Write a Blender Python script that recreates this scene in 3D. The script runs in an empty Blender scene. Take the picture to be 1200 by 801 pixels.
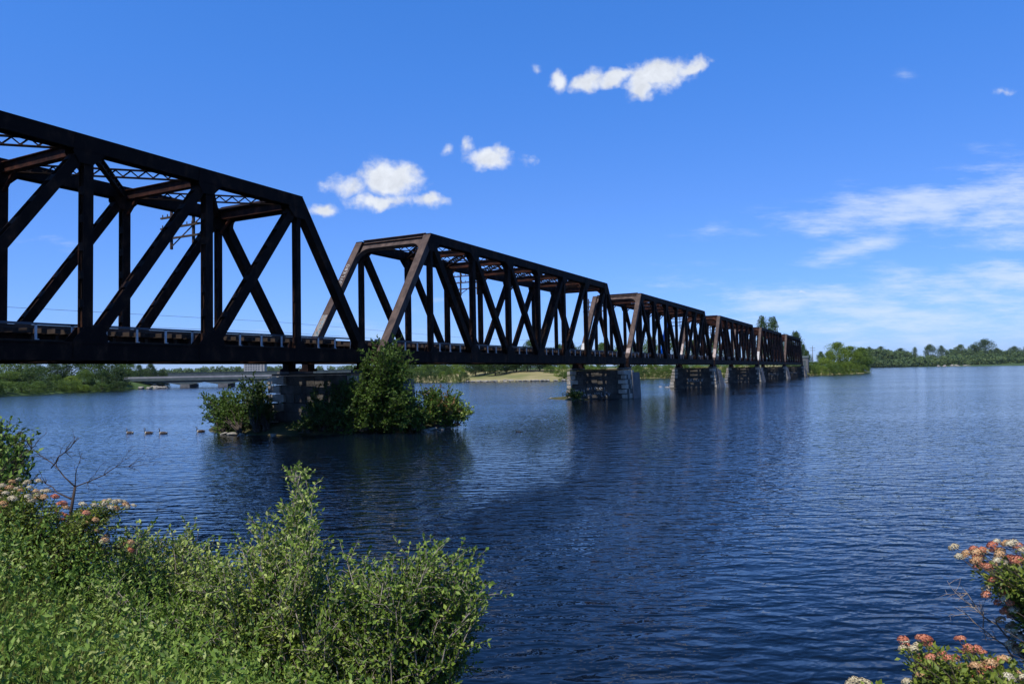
import bpy, math, random
import numpy as np
from mathutils import Vector, Matrix
R = math.radians
C = bpy.data.collections.new('river_bridge'); bpy.context.scene.collection.children.link(C)
sc = bpy.context.scene
rng = np.random.default_rng(7); random.seed(7)

# ------------------------------------------------------------------ camera
F = 859.0; CAMZ = 3.263
pit, rol = R(2.358), R(1.071)
RT = Vector((1, 0, 0)); UP = Vector((0, -math.sin(pit), math.cos(pit))); FW = Vector((0, math.cos(pit), math.sin(pit)))
cr, sr = math.cos(rol), math.sin(rol)
IR = cr*RT - sr*UP; IU = sr*RT + cr*UP
cam = bpy.data.cameras.new('camera'); co = bpy.data.objects.new('camera', cam); C.objects.link(co)
m = Matrix((IR, IU, -FW)).transposed().to_4x4(); m.translation = (0, 0, CAMZ); co.matrix_world = m
cam.sensor_width = 36; cam.lens = F/1200*36; cam.clip_start = .1; cam.clip_end = 20000
sc.camera = co

def ray(x, y):
    d = FW + IR*((x-600)/F) + IU*((400.5-y)/F); return d
def at(x, y, Y):                       # world point seen at a photo pixel, at forward distance Y
    d = ray(x, y); k = Y/d.y; return Vector((d.x*k, Y, CAMZ + d.z*k))
def ground_at(x, y, z=0.0):
    d = ray(x, y); k = (z-CAMZ)/d.z; return Vector((d.x*k, d.y*k, z))

# ------------------------------------------------------------------ materials
def newmat(name):
    m = bpy.data.materials.new(name); m.use_nodes = True
    nt = m.node_tree; return m, nt, nt.nodes, nt.links, nt.nodes['Principled BSDF']
def ramp(N, stops):
    r = N.new('ShaderNodeValToRGB'); e = r.color_ramp.elements
    while len(e) > 1: e.remove(e[-1])
    e[0].position = stops[0][0]; e[0].color = (*stops[0][1], 1)
    for p, c in stops[1:]:
        q = e.new(p); q.color = (*c, 1)
    return r
def noise_mat(name, stops, scale=2.0, detail=6, rough=.8, bump=.0, bscale=None, metal=0, stretch=(1, 1, 1), spec=.3, coord='Object', bdist=.02):
    m, nt, N, L, P = newmat(name)
    tc = N.new('ShaderNodeTexCoord'); mp = N.new('ShaderNodeMapping'); mp.inputs['Scale'].default_value = stretch
    L.new(tc.outputs[coord], mp.inputs[0])
    n = N.new('ShaderNodeTexNoise'); n.inputs['Scale'].default_value = scale; n.inputs['Detail'].default_value = detail; n.inputs['Roughness'].default_value = .65
    L.new(mp.outputs[0], n.inputs['Vector'])
    r = ramp(N, stops); L.new(n.outputs['Fac'], r.inputs[0]); L.new(r.outputs[0], P.inputs['Base Color'])
    P.inputs['Roughness'].default_value = rough; P.inputs['Metallic'].default_value = metal; P.inputs['Specular IOR Level'].default_value = spec
    if bump:
        n2 = N.new('ShaderNodeTexNoise'); n2.inputs['Scale'].default_value = bscale or scale*4; n2.inputs['Detail'].default_value = 5
        L.new(mp.outputs[0], n2.inputs['Vector'])
        b = N.new('ShaderNodeBump'); b.inputs['Strength'].default_value = bump; b.inputs['Distance'].default_value = bdist
        L.new(n2.outputs['Fac'], b.inputs['Height']); L.new(b.outputs[0], P.inputs['Normal'])
    return m
def leaf_mat(name, stops, rough=.55, trans=.35, patch=.6, pscale=.5, spec=.3):
    """every leaf its own colour, plus patches of older / younger growth"""
    m, nt, N, L, P = newmat(name)
    g = N.new('ShaderNodeNewGeometry'); tc = N.new('ShaderNodeTexCoord'); oi = N.new('ShaderNodeObjectInfo')
    n = N.new('ShaderNodeTexNoise'); n.inputs['Scale'].default_value = pscale; n.inputs['Detail'].default_value = 3
    L.new(tc.outputs['Object'], n.inputs['Vector'])
    a = N.new('ShaderNodeMath'); a.operation = 'MULTIPLY_ADD'; a.inputs[1].default_value = 1-patch; L.new(g.outputs['Random Per Island'], a.inputs[0])
    b = N.new('ShaderNodeMath'); b.operation = 'MULTIPLY_ADD'; b.inputs[1].default_value = patch*1.6; b.inputs[2].default_value = -.3*patch; L.new(n.outputs['Fac'], b.inputs[0])
    L.new(b.outputs[0], a.inputs[2])
    o = N.new('ShaderNodeMath'); o.operation = 'MULTIPLY_ADD'; o.inputs[1].default_value = .3; L.new(oi.outputs['Random'], o.inputs[0]); 
    s = N.new('ShaderNodeMath'); s.operation = 'SUBTRACT'; s.inputs[1].default_value = .15; L.new(a.outputs[0], s.inputs[0]); L.new(s.outputs[0], o.inputs[2])
    r = ramp(N, stops); L.new(o.outputs[0], r.inputs[0]); L.new(r.outputs[0], P.inputs['Base Color'])
    P.inputs['Roughness'].default_value = rough; P.inputs['Specular IOR Level'].default_value = spec
    t = N.new('ShaderNodeBsdfTranslucent'); L.new(r.outputs[0], t.inputs['Color'])
    mx = N.new('ShaderNodeMixShader'); mx.inputs[0].default_value = trans
    L.new(P.outputs[0], mx.inputs[1]); L.new(t.outputs[0], mx.inputs[2]); L.new(mx.outputs[0], N['Material Output'].inputs['Surface'])
    return m

M = {}
M['steel'] = noise_mat('weathered_steel', [(.28, (.005, .0035, .0035)), (.5, (.011, .0062, .0052)), (.62, (.030, .0145, .0095)), (.78, (.085, .035, .019))], 1.6, 9, .72, .5, 30, stretch=(1, 1, .55), spec=.08)
M['steel_brown'] = noise_mat('rusty_sunlit_steel', [(.25, (.026, .017, .014)), (.45, (.056, .036, .029)), (.6, (.09, .060, .047)), (.75, (.14, .082, .058))], 2.2, 9, .8, .5, 30, stretch=(1, 1, .5))  # rust, lightened so the sunlight on the portal ends sits in the colour
M['steel_red'] = noise_mat('red_rust_steel', [(.25, (.010, .006, .005)), (.45, (.022, .010, .008)), (.62, (.060, .022, .014)), (.78, (.12, .05, .03))], 1.8, 8, .8, .4, 30, spec=.08)
M['galv'] = noise_mat('galvanised_post', [(.3, (.32, .34, .37)), (.7, (.5, .52, .54))], 3, 4, .5, metal=.3)
M['rail'] = noise_mat('painted_handrail', [(.3, (.03, .035, .05)), (.7, (.07, .08, .10))], 3, 4, .45, metal=.3)
M['wood'] = noise_mat('creosoted_wood', [(.3, (.02, .014, .010)), (.6, (.045, .030, .022)), (.8, (.10, .07, .055))], 4, 6, .9, .4)
M['stone'] = noise_mat('limestone_block', [(.2, (.11, .095, .08)), (.42, (.24, .215, .18)), (.6, (.36, .33, .28)), (.8, (.48, .44, .38))], 1.3, 9, .9, .8, 7, bdist=.06)
M['stone_dark'] = noise_mat('shaded_masonry', [(.25, (.020, .018, .016)), (.5, (.055, .050, .044)), (.75, (.12, .11, .095))], 1.0, 9, .9, .8, 6, bdist=.06)  # face stone with the deck's shade darkened into its colour
M['concrete'] = noise_mat('old_concrete', [(.25, (.06, .06, .062)), (.5, (.11, .11, .11)), (.75, (.17, .165, .16))], .9, 8, .88, .3, 9)
M['rock'] = noise_mat('shore_rock', [(.25, (.11, .10, .08)), (.5, (.21, .195, .165)), (.75, (.34, .32, .28))], 1.2, 8, .9, .7, 5, bdist=.05)
M['drygrass'] = noise_mat('dry_park_grass', [(.3, (.09, .12, .035)), (.5, (.20, .18, .08)), (.7, (.30, .25, .13))], .06, 7, .95, spec=.1)
M['soil'] = noise_mat('bank_soil', [(.3, (.03, .035, .015)), (.5, (.06, .06, .025)), (.7, (.11, .09, .05))], 1.2, 8, .95, .6, 9, spec=.1)
M['greenland'] = noise_mat('green_land', [(.3, (.025, .045, .014)), (.55, (.05, .085, .025)), (.75, (.10, .12, .05))], .05, 7, .95, spec=.1)
M['bark'] = noise_mat('bark', [(.3, (.03, .022, .016)), (.6, (.07, .055, .042)), (.8, (.12, .10, .08))], 6, 6, .95, .5, stretch=(1, 1, .3))
M['twig'] = noise_mat('grey_twig', [(.3, (.14, .11, .09)), (.7, (.34, .29, .25))], 8, 4, .9)
M['twig_dark'] = noise_mat('dark_twig', [(.3, (.025, .018, .014)), (.7, (.07, .05, .04))], 8, 4, .9)
M['leaf_dark'] = leaf_mat('leaf_dark', [(.0, (.016, .036, .008)), (.5, (.040, .080, .014)), (1, (.09, .14, .03))], .6, .28)
M['leaf_mid'] = leaf_mat('leaf_mid', [(.0, (.030, .062, .010)), (.5, (.080, .140, .018)), (1, (.16, .22, .04))], .6, .35)
M['leaf_light'] = leaf_mat('leaf_light', [(.0, (.05, .09, .010)), (.5, (.14, .21, .022)), (1, (.25, .31, .05))], .6, .4)
M['leaf_far'] = leaf_mat('leaf_far', [(.0, (.030, .058, .018)), (.5, (.062, .105, .030)), (1, (.13, .17, .05))], .7, .25, pscale=.06)
M['leaf_isle'] = leaf_mat('leaf_isle', [(.0, (.030, .060, .010)), (.5, (.085, .15, .022)), (1, (.18, .25, .055))], .6, .38, patch=.45, pscale=.8, spec=.2)
M['leaf_silver'] = leaf_mat('leaf_silver', [(.0, (.024, .052, .006)), (.42, (.105, .175, .020)), (.8, (.235, .31, .048)), (1, (.38, .42, .14))], .55, .22, patch=.25, pscale=2.4, spec=.3)
M['leaf_weed'] = leaf_mat('leaf_weed', [(.0, (.014, .036, .005)), (.4, (.070, .135, .016)), (.75, (.18, .27, .040)), (1, (.40, .42, .16))], .6, .22, patch=.5, pscale=2.2, spec=.25)
M['grass'] = leaf_mat('grass_blade', [(.0, (.07, .09, .018)), (.5, (.17, .19, .04)), (.8, (.32, .29, .11)), (1, (.46, .40, .22))], .6, .4, patch=.5, pscale=1.0)
M['leaf_nine'] = leaf_mat('leaf_ninebark', [(.0, (.036, .060, .008)), (.5, (.13, .175, .018)), (1, (.27, .30, .05))], .55, .25, patch=.3, pscale=3, spec=.3)
M['leaf_rusty'] = leaf_mat('leaf_reddish', [(.0, (.07, .06, .015)), (.5, (.16, .10, .03)), (1, (.26, .14, .06))], .55, .35)
M['petal_white'] = leaf_mat('petal_white', [(.0, (.40, .30, .16)), (.5, (.60, .52, .34)), (1, (.78, .74, .58))], .7, .25, patch=.2, pscale=10)
M['petal_red'] = leaf_mat('petal_red', [(.0, (.34, .09, .045)), (.5, (.60, .20, .11)), (1, (.76, .44, .27))], .7, .25, patch=.3, pscale=12)
M['petal_brown'] = leaf_mat('petal_tan', [(.0, (.32, .15, .06)), (.5, (.60, .36, .17)), (1, (.76, .57, .34))], .7, .25, patch=.3, pscale=12)
M['spray_white'] = noise_mat('white_spray', [(.3, (.26, .25, .24)), (.6, (.48, .47, .45))], 5, 5, .8)
M['spray_blue'] = noise_mat('blue_spray', [(.35, (.01, .10, .55)), (.55, (.02, .32, .75)), (.7, (.25, .65, .8))], 1.2, 3, .6, stretch=(1, 1, .7))
M['spray_pink'] = noise_mat('pale_spray', [(.35, (.22, .15, .13)), (.6, (.42, .36, .32))], 2.5, 3, .7)
M['spray_tag'] = noise_mat('mixed_spray', [(.36, (.05, .035, .03)), (.44, (.09, .17, .20)), (.50, (.24, .23, .21)), (.57, (.17, .07, .05)), (.64, (.2, .2, .14)), (.7, (.06, .04, .035))], 5.5, 3, .7)
M['deck_conc'] = noise_mat('bridge_concrete', [(.3, (.16, .16, .17)), (.7, (.26, .26, .27))], .4, 5, .8)
M['dark_steel'] = noise_mat('dark_green_steel', [(.3, (.035, .05, .055)), (.7, (.07, .09, .09))], .6, 5, .7)
M['tower'] = noise_mat('tower_facade', [(.3, (.24, .225, .215)), (.7, (.34, .32, .31))], .2, 5, .8)
M['glass'] = noise_mat('dark_window', [(.3, (.05, .06, .08)), (.7, (.09, .10, .12))], .3, 3, .2, spec=.6)
M['goose_brown'] = noise_mat('goose_brown', [(.3, (.035, .026, .02)), (.7, (.11, .08, .06))], 12, 4, .8)
M['goose_black'] = noise_mat('goose_black', [(.3, (.006, .006, .007)), (.7, (.015, .015, .016))], 8, 3, .6)
M['goose_pale'] = noise_mat('goose_pale', [(.3, (.40, .35, .29)), (.7, (.62, .58, .52))], 10, 3, .8)

# ------------------------------------------------------------------ mesh helpers
def link(name, me, parent=None, mat=None):
    o = bpy.data.objects.new(name, me); C.objects.link(o)
    if parent: o.parent = parent
    if mat:
        for x in (mat if isinstance(mat, (list, tuple)) else [mat]): me.materials.append(x)
    return o
def tag(o, label=None, cat=None, group=None, kind=None):
    if label: o['label'] = label
    if cat: o['category'] = cat
    if group: o['group'] = group
    if kind: o['kind'] = kind
    return o
def empty(name, loc, rz=0.0):
    o = bpy.data.objects.new(name, None); C.objects.link(o); o.location = loc; o.rotation_euler = (0, 0, rz); o.empty_display_size = .3; return o
def copy_tree(o, parent=None):
    c = o.copy(); C.objects.link(c)
    c.parent = parent
    for ch in o.children: copy_tree(ch, c)
    return c
def quick_mesh(name, V, faces_n, idx, mi=None):
    """V (n,3); faces all with faces_n corners; idx flat"""
    me = bpy.data.meshes.new(name); V = np.asarray(V, dtype=np.float32); idx = np.asarray(idx, dtype=np.int32)
    nf = len(idx)//faces_n
    me.vertices.add(len(V)); me.vertices.foreach_set('co', V.ravel())
    me.loops.add(len(idx)); me.loops.foreach_set('vertex_index', idx)
    me.polygons.add(nf); me.polygons.foreach_set('loop_start', np.arange(0, len(idx), faces_n, dtype=np.int32))
    me.polygons.foreach_set('loop_total', np.full(nf, faces_n, dtype=np.int32))
    if mi is not None: me.polygons.foreach_set('material_index', np.asarray(mi, dtype=np.int32))
    me.update(calc_edges=True); me.validate(); return me

class MB:
    def __init__(s): s.v = []; s.f = []; s.m = []; s.sm = []
    def poly(s, pts, faces, mi=0, smooth=False):
        n = len(s.v); s.v += [tuple(p) for p in pts]; s.f += [tuple(i+n for i in f) for f in faces]; s.m += [mi]*len(faces); s.sm += [smooth]*len(faces)
    def box(s, x0, x1, y0, y1, z0, z1, mi=0):
        p = [(x, y, z) for z in (z0, z1) for y in (y0, y1) for x in (x0, x1)]
        s.poly(p, [(0, 2, 3, 1), (4, 5, 7, 6), (0, 1, 5, 4), (2, 6, 7, 3), (0, 4, 6, 2), (1, 3, 7, 5)], mi)
    def beam(s, a, b, side, w, d, mi=0, off=0.0, offn=0.0):
        """box from a to b, width w along 'side', thickness d along the third axis"""
        a = Vector(a); b = Vector(b); t = (b-a).normalized(); sd = Vector(side); sd = (sd - t*sd.dot(t)).normalized(); n = t.cross(sd)
        a = a+sd*off+n*offn; b = b+sd*off+n*offn
        p = []
        for c in (a, b):
            for i, j in ((-1, -1), (1, -1), (1, 1), (-1, 1)): p.append(c+sd*(w/2*i)+n*(d/2*j))
        s.poly(p, [(0, 3, 2, 1), (4, 5, 6, 7), (0, 1, 5, 4), (1, 2, 6, 5), (2, 3, 7, 6), (3, 0, 4, 7)], mi)
    def hbox(s, pts8, mi=0):
        s.poly(pts8, [(0, 3, 2, 1), (4, 5, 6, 7), (0, 1, 5, 4), (1, 2, 6, 5), (2, 3, 7, 6), (3, 0, 4, 7)], mi)
    def tube(s, pts, rad, n=5, mi=0):
        pts = [Vector(p) for p in pts]; rings = []; base = len(s.v)
        for i, p in enumerate(pts):
            t = (pts[min(i+1, len(pts)-1)]-pts[max(i-1, 0)]); t = t.normalized() if t.length > 1e-9 else Vector((0, 0, 1))
            a = t.orthogonal().normalized() if abs(t.z) > .95 else t.cross(Vector((0, 0, 1))).normalized(); b = t.cross(a)
            r = rad[i] if hasattr(rad, '__len__') else rad
            for k in range(n):
                g = 2*math.pi*k/n; s.v.append(tuple(p+(a*math.cos(g)+b*math.sin(g))*r))
        for i in range(len(pts)-1):
            for k in range(n):
                q = base+i*n; s.f.append((q+k, q+(k+1) % n, q+n+(k+1) % n, q+n+k)); s.m.append(mi); s.sm.append(True)
        s.f.append(tuple(base+k for k in range(n))[::-1]); s.m.append(mi); s.sm.append(False)
        q = base+(len(pts)-1)*n; s.f.append(tuple(q+k for k in range(n))); s.m.append(mi); s.sm.append(False)
    def prism(s, poly, axis_n, thick, mi=0):
        """poly: list of Vectors in a plane, extruded +-thick/2 along axis_n"""
        n = Vector(axis_n).normalized()*(thick/2); k = len(poly)
        p = [Vector(q)-n for q in poly]+[Vector(q)+n for q in poly]
        s.poly(p, [tuple(range(k))[::-1], tuple(range(k, 2*k))]+[(i, (i+1) % k, k+(i+1) % k, k+i) for i in range(k)], mi)
    def mesh(s, name):
        me = bpy.data.meshes.new(name); me.from_pydata(s.v, [], s.f)
        me.polygons.foreach_set('material_index', s.m); me.polygons.foreach_set('use_smooth', s.sm); me.update(); return me
    def build(s, name, mat, parent=None): return link(name, s.mesh(name), parent, mat)

def leaves(name, cen, dirs, length, width, mat, parent=None, fold=.25, normals=None, mats=None):
    """diamond leaves, two folded triangles each; cen,dirs (N,3); length,width arrays"""
    n = len(cen); d = dirs/np.linalg.norm(dirs, axis=1, keepdims=True)
    if normals is None: normals = rng.normal(size=(n, 3))
    b = np.cross(d, normals); b /= np.linalg.norm(b, axis=1, keepdims=True)+1e-9; u = np.cross(b, d)
    L_ = np.broadcast_to(length, (n,))[:, None]; W_ = np.broadcast_to(width, (n,))[:, None]
    base = cen; tip = cen+d*L_; mid = cen+d*L_*.45
    l = mid-b*W_/2+u*W_*fold; r = mid+b*W_/2+u*W_*fold
    V = np.stack([base, l, tip, r], 1).reshape(-1, 3)
    i = np.arange(n)[:, None]*4; idx = (i+np.array([[0, 2, 1, 0, 3, 2]])).ravel()
    mi = np.repeat(mats, 2) if mats is not None else None
    return link(name, quick_mesh(name, V, 3, idx, mi), parent, mat)

def rand_dirs(n): 
    d = rng.normal(size=(n, 3)); return d/np.linalg.norm(d, axis=1, keepdims=True)

# ------------------------------------------------------------------ world: sky with clouds at their bearings
SUN_EL = R(60); sunh = Vector((-.523, -.852)).normalized()
w = bpy.data.worlds.new('World'); sc.world = w; w.use_nodes = True; nt = w.node_tree; N = nt.nodes; L = nt.links
bg = N['Background']; bg.inputs['Strength'].default_value = .12
sky = N.new('ShaderNodeTexSky'); sky.sky_type = 'NISHITA'; sky.sun_disc = False; sky.sun_elevation = SUN_EL; sky.sun_rotation = math.atan2(sunh.x, sunh.y)
sky.altitude = 100; sky.air_density = 1.0; sky.dust_density = .25; sky.ozone_density = 4.0
tc = N.new('ShaderNodeTexCoord'); sx = N.new('ShaderNodeSeparateXYZ'); L.new(tc.outputs['Generated'], sx.inputs[0])
def math_(op, a=None, b=None, c=None, clamp=False):
    q = N.new('ShaderNodeMath'); q.operation = op; q.use_clamp = clamp
    for i, v in enumerate((a, b, c)):
        if v is None: continue
        if isinstance(v, (int, float)): q.inputs[i].default_value = v
        else: L.new(v, q.inputs[i])
    return q.outputs[0]
yy = math_('MAXIMUM', sx.outputs['Y'], .05)
gx = math_('MULTIPLY', math_('DIVIDE', sx.outputs['X'], yy), F); gz = math_('MULTIPLY', math_('DIVIDE', sx.outputs['Z'], yy), F)
cb = N.new('ShaderNodeCombineXYZ'); L.new(gx, cb.inputs[0]); L.new(gz, cb.inputs[1])
def noise(scale, vec, detail=5, stretch=None, rough=.6, loc=(0, 0, 0), out='Fac'):
    if stretch:
        mp = N.new('ShaderNodeMapping'); mp.inputs['Scale'].default_value = (*stretch[:2], 1); mp.inputs['Rotation'].default_value = (0, 0, stretch[2]); mp.inputs['Location'].default_value = loc; L.new(vec, mp.inputs[0]); vec = mp.outputs[0]
    n = N.new('ShaderNodeTexNoise'); n.inputs['Scale'].default_value = scale; n.inputs['Detail'].default_value = detail; n.inputs['Roughness'].default_value = rough
    L.new(vec, n.inputs['Vector']); return n.outputs[out]
def distort(vec, scale, amp):
    c = noise(scale, vec, 1, out='Color'); s = N.new('ShaderNodeVectorMath'); s.operation = 'SUBTRACT'; s.inputs[1].default_value = (.5, .5, .5); L.new(c, s.inputs[0])
    k = N.new('ShaderNodeVectorMath'); k.operation = 'SCALE'; k.inputs['Scale'].default_value = amp; L.new(s.outputs[0], k.inputs[0])
    a = N.new('ShaderNodeVectorMath'); a.operation = 'ADD'; L.new(vec, a.inputs[0]); L.new(k.outputs[0], a.inputs[1])
    f = N.new('ShaderNodeVectorMath'); f.operation = 'MULTIPLY'; f.inputs[1].default_value = (1, 1, 0); L.new(a.outputs[0], f.inputs[0]); return f.outputs[0]
def sky_px(x, y): d = ray(x, y); return d.x/d.y*F, d.z/d.y*F
def blobs(vec, lst):
    cur = None
    for (x, y, rx, ry, rot, s) in lst:
        cx, cy = sky_px(x, y); mp = N.new('ShaderNodeMapping'); mp.vector_type = 'TEXTURE'
        mp.inputs['Location'].default_value = (cx, cy, 0); mp.inputs['Rotation'].default_value = (0, 0, R(rot)); mp.inputs['Scale'].default_value = (rx, ry, 1); L.new(vec, mp.inputs[0])
        ln = N.new('ShaderNodeVectorMath'); ln.operation = 'LENGTH'; L.new(mp.outputs[0], ln.inputs[0])
        v = math_('MULTIPLY', math_('SUBTRACT', 1.0, ln.outputs['Value']), s)
        cur = v if cur is None else math_('MAXIMUM', cur, v)
    return cur
dv = distort(distort(cb.outputs[0], .03, 20), .11, 7)
cum = blobs(dv, [(770, 88, 48, 27, 12, 1.2), (752, 104, 22, 18, 0, 1.1), (720, 91, 44, 12, 10, 1.1), (690, 96, 30, 16, 20, 1.1), (655, 97, 13, 17, 10, .9), (628, 83, 9, 9, 0, .34), (810, 79, 32, 12, 18, 1),
                 (458, 210, 48, 28, -8, 1.25), (410, 220, 34, 17, 0, .75), (446, 236, 46, 12, 0, 1.0), (507, 236, 26, 11, 0, .9), (377, 247, 23, 10, 0, .9),
                 (574, 186, 33, 19, 5, 1.1), (549, 174, 13, 11, 0, .5), (525, 174, 9, 11, 0, .36), (621, 190, 10, 11, 0, .42), (1180, 107, 18, 5, 0, .3), (938, 343, 10, 4, 0, .4)])
n1 = noise(.06, cb.outputs[0], 7, rough=.62)
cd = math_('ADD', math_('MULTIPLY', cum, 1.3), math_('MULTIPLY', math_('SUBTRACT', n1, .52), 1.5))
cden = N.new('ShaderNodeMapRange'); cden.interpolation_type = 'SMOOTHSTEP'; cden.inputs[1].default_value = -.05; cden.inputs[2].default_value = .95; L.new(cd, cden.inputs[0])
gate = math_('GREATER_THAN', cum, -.35)
cden2 = math_('MULTIPLY', math_('MULTIPLY', cden.outputs[0], gate), .93)
dc = distort(cb.outputs[0], .012, 40)
cir = blobs(dc, [(1085, 238, 200, 32, 5, 1.1), (1190, 240, 150, 62, 5, .85), (1000, 288, 80, 20, 10, .8), (840, 273, 55, 9, 0, .33), (1120, 338, 210, 38, 4, .72), (1190, 322, 120, 28, 4, .9), (930, 355, 150, 26, 3, .75),
                 (50, 286, 80, 10, 0, .3), (500, 355, 120, 9, 0, .2), (1060, 86, 14, 6, 0, .2), (1060, 375, 360, 44, 0, .6), (800, 330, 60, 16, 0, .25), (330, 395, 300, 20, 0, .15)])
n2 = noise(.035, cb.outputs[0], 8, (.30, 1.5, R(-8)), .68)
n3 = noise(.011, cb.outputs[0], 5, (.5, 1.6, R(6)), .6)
ci = math_('ADD', cir, math_('ADD', math_('MULTIPLY', math_('SUBTRACT', n2, .49), 2.3), math_('MULTIPLY', math_('SUBTRACT', n3, .48), 1.0)))
ciden = N.new('ShaderNodeMapRange'); ciden.interpolation_type = 'SMOOTHSTEP'; ciden.inputs[1].default_value = .0; ciden.inputs[2].default_value = 1.1; L.new(ci, ciden.inputs[0])
cig = N.new('ShaderNodeMapRange'); cig.interpolation_type = 'SMOOTHSTEP'; cig.inputs[1].default_value = -.45; cig.inputs[2].default_value = .35; L.new(cir, cig.inputs[0])
cid = math_('MULTIPLY', math_('MULTIPLY', ciden.outputs[0], cig.outputs[0]), .66)
# front half only
front = math_('GREATER_THAN', sx.outputs['Y'], .06)
hs = N.new('ShaderNodeHueSaturation'); hs.inputs['Hue'].default_value = .502; hs.inputs['Saturation'].default_value = 1.12; hs.inputs['Value'].default_value = 1.0; L.new(sky.outputs[0], hs.inputs['Color'])
def mixc(fac, a, b):
    q = N.new('ShaderNodeMix'); q.data_type = 'RGBA'; L.new(fac, q.inputs[0]); L.new(a, q.inputs[6]) if not isinstance(a, tuple) else None
    if isinstance(b, tuple): q.inputs[7].default_value = (*b, 1)
    else: L.new(b, q.inputs[7])
    return q.outputs[2]
el = N.new('ShaderNodeMapRange'); el.inputs[1].default_value = 0; el.inputs[2].default_value = 1; L.new(sx.outputs['Z'], el.inputs[0])
tr = ramp(N, [(0, (.38, .54, 1.08)), (.06, (.40, .57, 1.08)), (.225, (.42, .67, 1.14)), (.375, (.38, .78, 1.34)), (.5, (.36, .84, 1.44)), (.62, (.33, .68, 1.10)), (1, (.30, .58, .92))]); L.new(el.outputs[0], tr.inputs[0])
mu = N.new('ShaderNodeMix'); mu.data_type = 'RGBA'; mu.blend_type = 'MULTIPLY'; mu.inputs[0].default_value = 1; L.new(sky.outputs[0], mu.inputs[6]); L.new(tr.outputs[0], mu.inputs[7])
SKYCOL = mu.outputs[2]
c1 = mixc(math_('MULTIPLY', cid, front), SKYCOL, (4.9, 5.5, 6.2))
shade = N.new('ShaderNodeMapRange'); shade.inputs[1].default_value = .35; shade.inputs[2].default_value = .65; shade.inputs[3].default_value = .86; shade.inputs[4].default_value = 1.03; L.new(noise(.05, dv, 4, loc=(9, 4, 0), stretch=(1, 1, 0)), shade.inputs[0])
cc = N.new('ShaderNodeVectorMath'); cc.operation = 'SCALE'; cc.inputs[0].default_value = (5.5, 5.75, 6.1); L.new(shade.outputs[0], cc.inputs['Scale'])
c2 = mixc(math_('MULTIPLY', cden2, front), c1, cc.outputs[0])
L.new(c2, bg.inputs['Color'])
sun = bpy.data.lights.new('sun', 'SUN'); sun.energy = 4.3; sun.angle = R(.53); sun.color = (1, .95, .86)
so = bpy.data.objects.new('sun', sun); C.objects.link(so)
sd = Vector((sunh.x*math.cos(SUN_EL), sunh.y*math.cos(SUN_EL), math.sin(SUN_EL))); so.rotation_euler = sd.to_track_quat('Z', 'Y').to_euler(); so.location = sd*200
vs = sc.view_settings; vs.view_transform = 'Standard'; vs.look = 'None'; vs.exposure = .4; vs.gamma = 1; vs.use_curve_mapping = False

# ------------------------------------------------------------------ water
m, nt, N, L, P = newmat('river_water'); M['water'] = m
grp = bpy.data.node_groups.new('wave_height', 'ShaderNodeTree')
grp.interface.new_socket('Vector', in_out='INPUT', socket_type='NodeSocketVector'); grp.interface.new_socket('Height', in_out='OUTPUT', socket_type='NodeSocketFloat')
gN = grp.nodes; gL = grp.links; gi = gN.new('NodeGroupInput'); go = gN.new('NodeGroupOutput')
def wave(rot, sc_, stretch, detail, amp, rough=.5, ridge=False):
    mp = gN.new('ShaderNodeMapping'); mp.inputs['Rotation'].default_value = (0, 0, R(rot)); mp.inputs['Scale'].default_value = (stretch, 1, 1); gL.new(gi.outputs[0], mp.inputs[0])
    n = gN.new('ShaderNodeTexNoise'); n.noise_dimensions = '2D'; n.inputs['Scale'].default_value = sc_; n.inputs['Detail'].default_value = detail; n.inputs['Roughness'].default_value = rough; n.inputs['Distortion'].default_value = .25; gL.new(mp.outputs[0], n.inputs['Vector'])
    if ridge:
        a1 = gN.new('ShaderNodeMath'); a1.operation = 'MULTIPLY_ADD'; a1.inputs[1].default_value = 2; a1.inputs[2].default_value = -1; gL.new(n.outputs['Fac'], a1.inputs[0])
        a2 = gN.new('ShaderNodeMath'); a2.operation = 'ABSOLUTE'; gL.new(a1.outputs[0], a2.inputs[0])
        a3 = gN.new('ShaderNodeMath'); a3.operation = 'MULTIPLY'; a3.inputs[1].default_value = -amp; gL.new(a2.outputs[0], a3.inputs[0]); return a3.outputs[0]
    k = gN.new('ShaderNodeMath'); k.operation = 'MULTIPLY'; k.inputs[1].default_value = amp; gL.new(n.outputs['Fac'], k.inputs[0]); return k.outputs[0]
parts = [wave(12, .45, .5, 2, .045), wave(10, 2.4, .42, 2, .062), wave(-6, 1.9, .40, 1, .040, ridge=True), wave(-14, 5.6, .5, 3, .040)]
a = parts[0]
for b in parts[1:]:
    q = gN.new('ShaderNodeMath'); q.operation = 'ADD'; gL.new(a, q.inputs[0]); gL.new(b, q.inputs[1]); a = q.outputs[0]
gL.new(a, go.inputs[0])
geo = N.new('ShaderNodeNewGeometry')
EPS = .04
def hgt(off):
    v = N.new('ShaderNodeVectorMath'); v.operation = 'ADD'; v.inputs[1].default_value = off; L.new(geo.outputs['Position'], v.inputs[0])
    g = N.new('ShaderNodeGroup'); g.node_tree = grp; L.new(v.outputs[0], g.inputs[0]); return g.outputs[0]
h0, hx, hy = hgt((0, 0, 0)), hgt((EPS, 0, 0)), hgt((0, EPS, 0))
def mth(op, a, b, clamp=False):
    q = N.new('ShaderNodeMath'); q.operation = op; q.use_clamp = clamp
    for i, v in enumerate((a, b)):
        if isinstance(v, (int, float)): q.inputs[i].default_value = v
        else: L.new(v, q.inputs[i])
    return q.outputs[0]
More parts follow.
